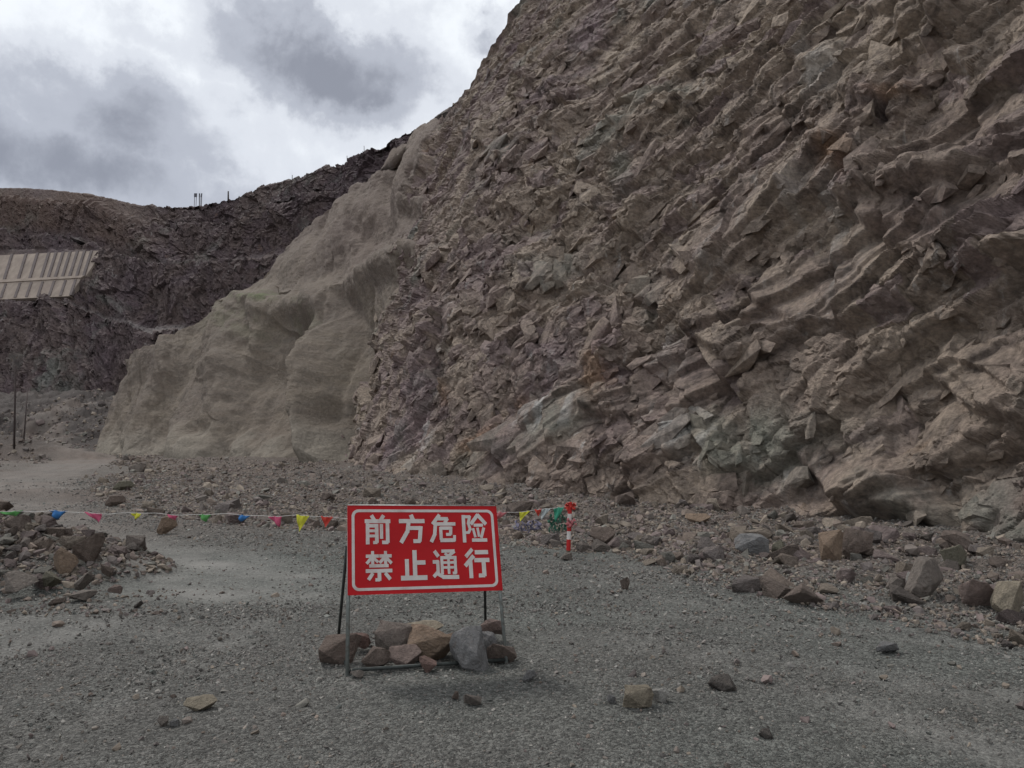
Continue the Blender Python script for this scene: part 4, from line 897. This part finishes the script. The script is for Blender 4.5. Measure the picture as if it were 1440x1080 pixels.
# ribbon on post top and torn green net behind it
def crumple(name, cx, cy, wpx, hpx, Y, mat, seed, holes=.0, nx=16, nz=12, amp=.05):
    rg = random.Random(seed); s = Y/F; bm = bmesh.new(); g_ = {}; c0 = V3(pix(cx, cy, Y))
    for i in range(nx+1):
        for j in range(nz+1):
            u, v = i/nx-.5, j/nz-.5; n_ = math.sin(u*9+seed)*math.cos(v*7+seed*2)+.6*math.sin(u*21+v*15+seed)
            g_[i, j] = bm.verts.new(Vector((u*wpx*s+.02*math.sin(v*11+seed), amp*n_, v*hpx*s*(1-.35*math.sin(u*6+seed)**2)+.02*n_)))
    for i in range(nx):
        for j in range(nz):
            edge = min(i, nx-1-i)/nx+min(j, nz-1-j)/nz
            if rg.random() > holes+(.35 if edge < .12 else 0): bm.faces.new((g_[i, j], g_[i+1, j], g_[i+1, j+1], g_[i, j+1]))
    bmesh.ops.delete(bm, geom=[v for v in bm.verts if not v.link_faces], context='VERTS')
    ob = bm_obj(name, bm, mat, None, smooth=True); ob.location = c0; m_ = ob.modifiers.new('thick', 'SOLIDIFY'); m_.thickness = .003; return ob
o = crumple('torn_netting', 784, 736, 24, 28, PB[1]+.35, simple('net_green', (.03, .10, .07), .8, 0, .3, 20), 3, .45); tag(o, 'torn green netting hanging beside the striped post', 'netting')
o = crumple('torn_netting', 742, 740, 36, 16, PB[1]+.5, simple('net_faded', (.13, .12, .17), .8, 0, .3, 20), 5, .4, amp=.04); tag(o, 'faded purple scrap of sheet on the rubble left of the striped post', 'scrap')
o = crumple('ribbon', 802, 711, 14, 10, PB[1]-.02, cloth['red'], 8, .1, 8, 6, .02); tag(o, 'red ribbon knotted at the top of the striped post', 'ribbon')
o = crumple('rag', 803, 736, 13, 12, PB[1]-.05, cloth['faded'], 9, .15, 8, 6, .015); tag(o, 'dull red rag tied round the middle of the striped post', 'rag')
# ------------------------------------------------------------------ far poles and skyline items
M_WOOD = simple('weathered_wood', (.055, .042, .04), .9, 0, .3, 3)
def pole(base, top, r, label, name='pole', cat='pole', arms=None):
    t = empty(name, tuple(base)); tag(t, label, cat); bm = bmesh.new(); tube_bm(bm, (0, 0, -.5), V3(top)-V3(base), r, r*.75, 8); bm_obj('shaft', bm, M_WOOD, t, smooth=True)
    if arms:
        for fr2, wd in arms:
            c = (V3(top)-V3(base))*fr2; bm = bmesh.new(); tube_bm(bm, c+Vector((-wd, 0, 0)), c+Vector((wd, 0, .1)), r*.5, seg=6); bm_obj('cross_arm', bm, M_WOOD, t)
    return t
b0 = place(20, 632); pole(b0, pix(22, 514, b0[1]), .085, 'taller dark bare pole standing before the far wall at the left', arms=[(.93, .5)])
b0 = place(33, 622); pole(b0, pix(39, 545, b0[1]+2), .06, 'shorter leaning dark pole beside the taller one')
def sky_item(x, ytop, r, label): 
    b0 = far_top(x); t = pix(x, ytop, b0[1]); return pole(b0, t, r, label)
sky_item(321, 269, .20, 'dark pole alone on the far skyline')
sky_item(411, 246, .08, 'thin short pole on the rising far skyline')
sky_item(488, 219, .07, 'thin pole on the skyline ridge near a flat platform')
sky_item(512, 205, .06, 'thinnest leaning pole highest on the skyline ridge')
M_BRD = simple('grey_board', (.10, .10, .115), .7)
for x, w, h, lb in ((275, 4.2, 5.5, 'widest small grey board on a post on the far skyline'), (280.5, 1.6, 5.5, 'narrow middle board on a post on the far skyline'), (283.3, 1.8, 5.5, 'narrow tilted board on a post, right of the skyline boards')):
    b0 = far_top(x); Y = b0[1]; s = Y/F; t = empty('sign_board', tuple(b0)); tag(t, lb, 'sign board', 'sign boards on the far skyline')
    c = V3(pix(x, 274.5, Y))-V3(b0); bm = bmesh.new(); box_bm(bm, c, (w*s, .12, h*s), Matrix.Rotation(.15 if x > 283 else 0, 4, 'Y')); bm_obj('board', bm, M_BRD, t, bevel=.02)
    for dx in (-.3, .3):
        bm = bmesh.new(); tube_bm(bm, (dx*w*s, 0, -1), c+Vector((dx*w*s, 0, 0)), .06, seg=6); bm_obj('leg', bm, M_WOOD, t)
    t.scale = (1, 1, 1)
# utility platform on ridge
pp = far_top(484)
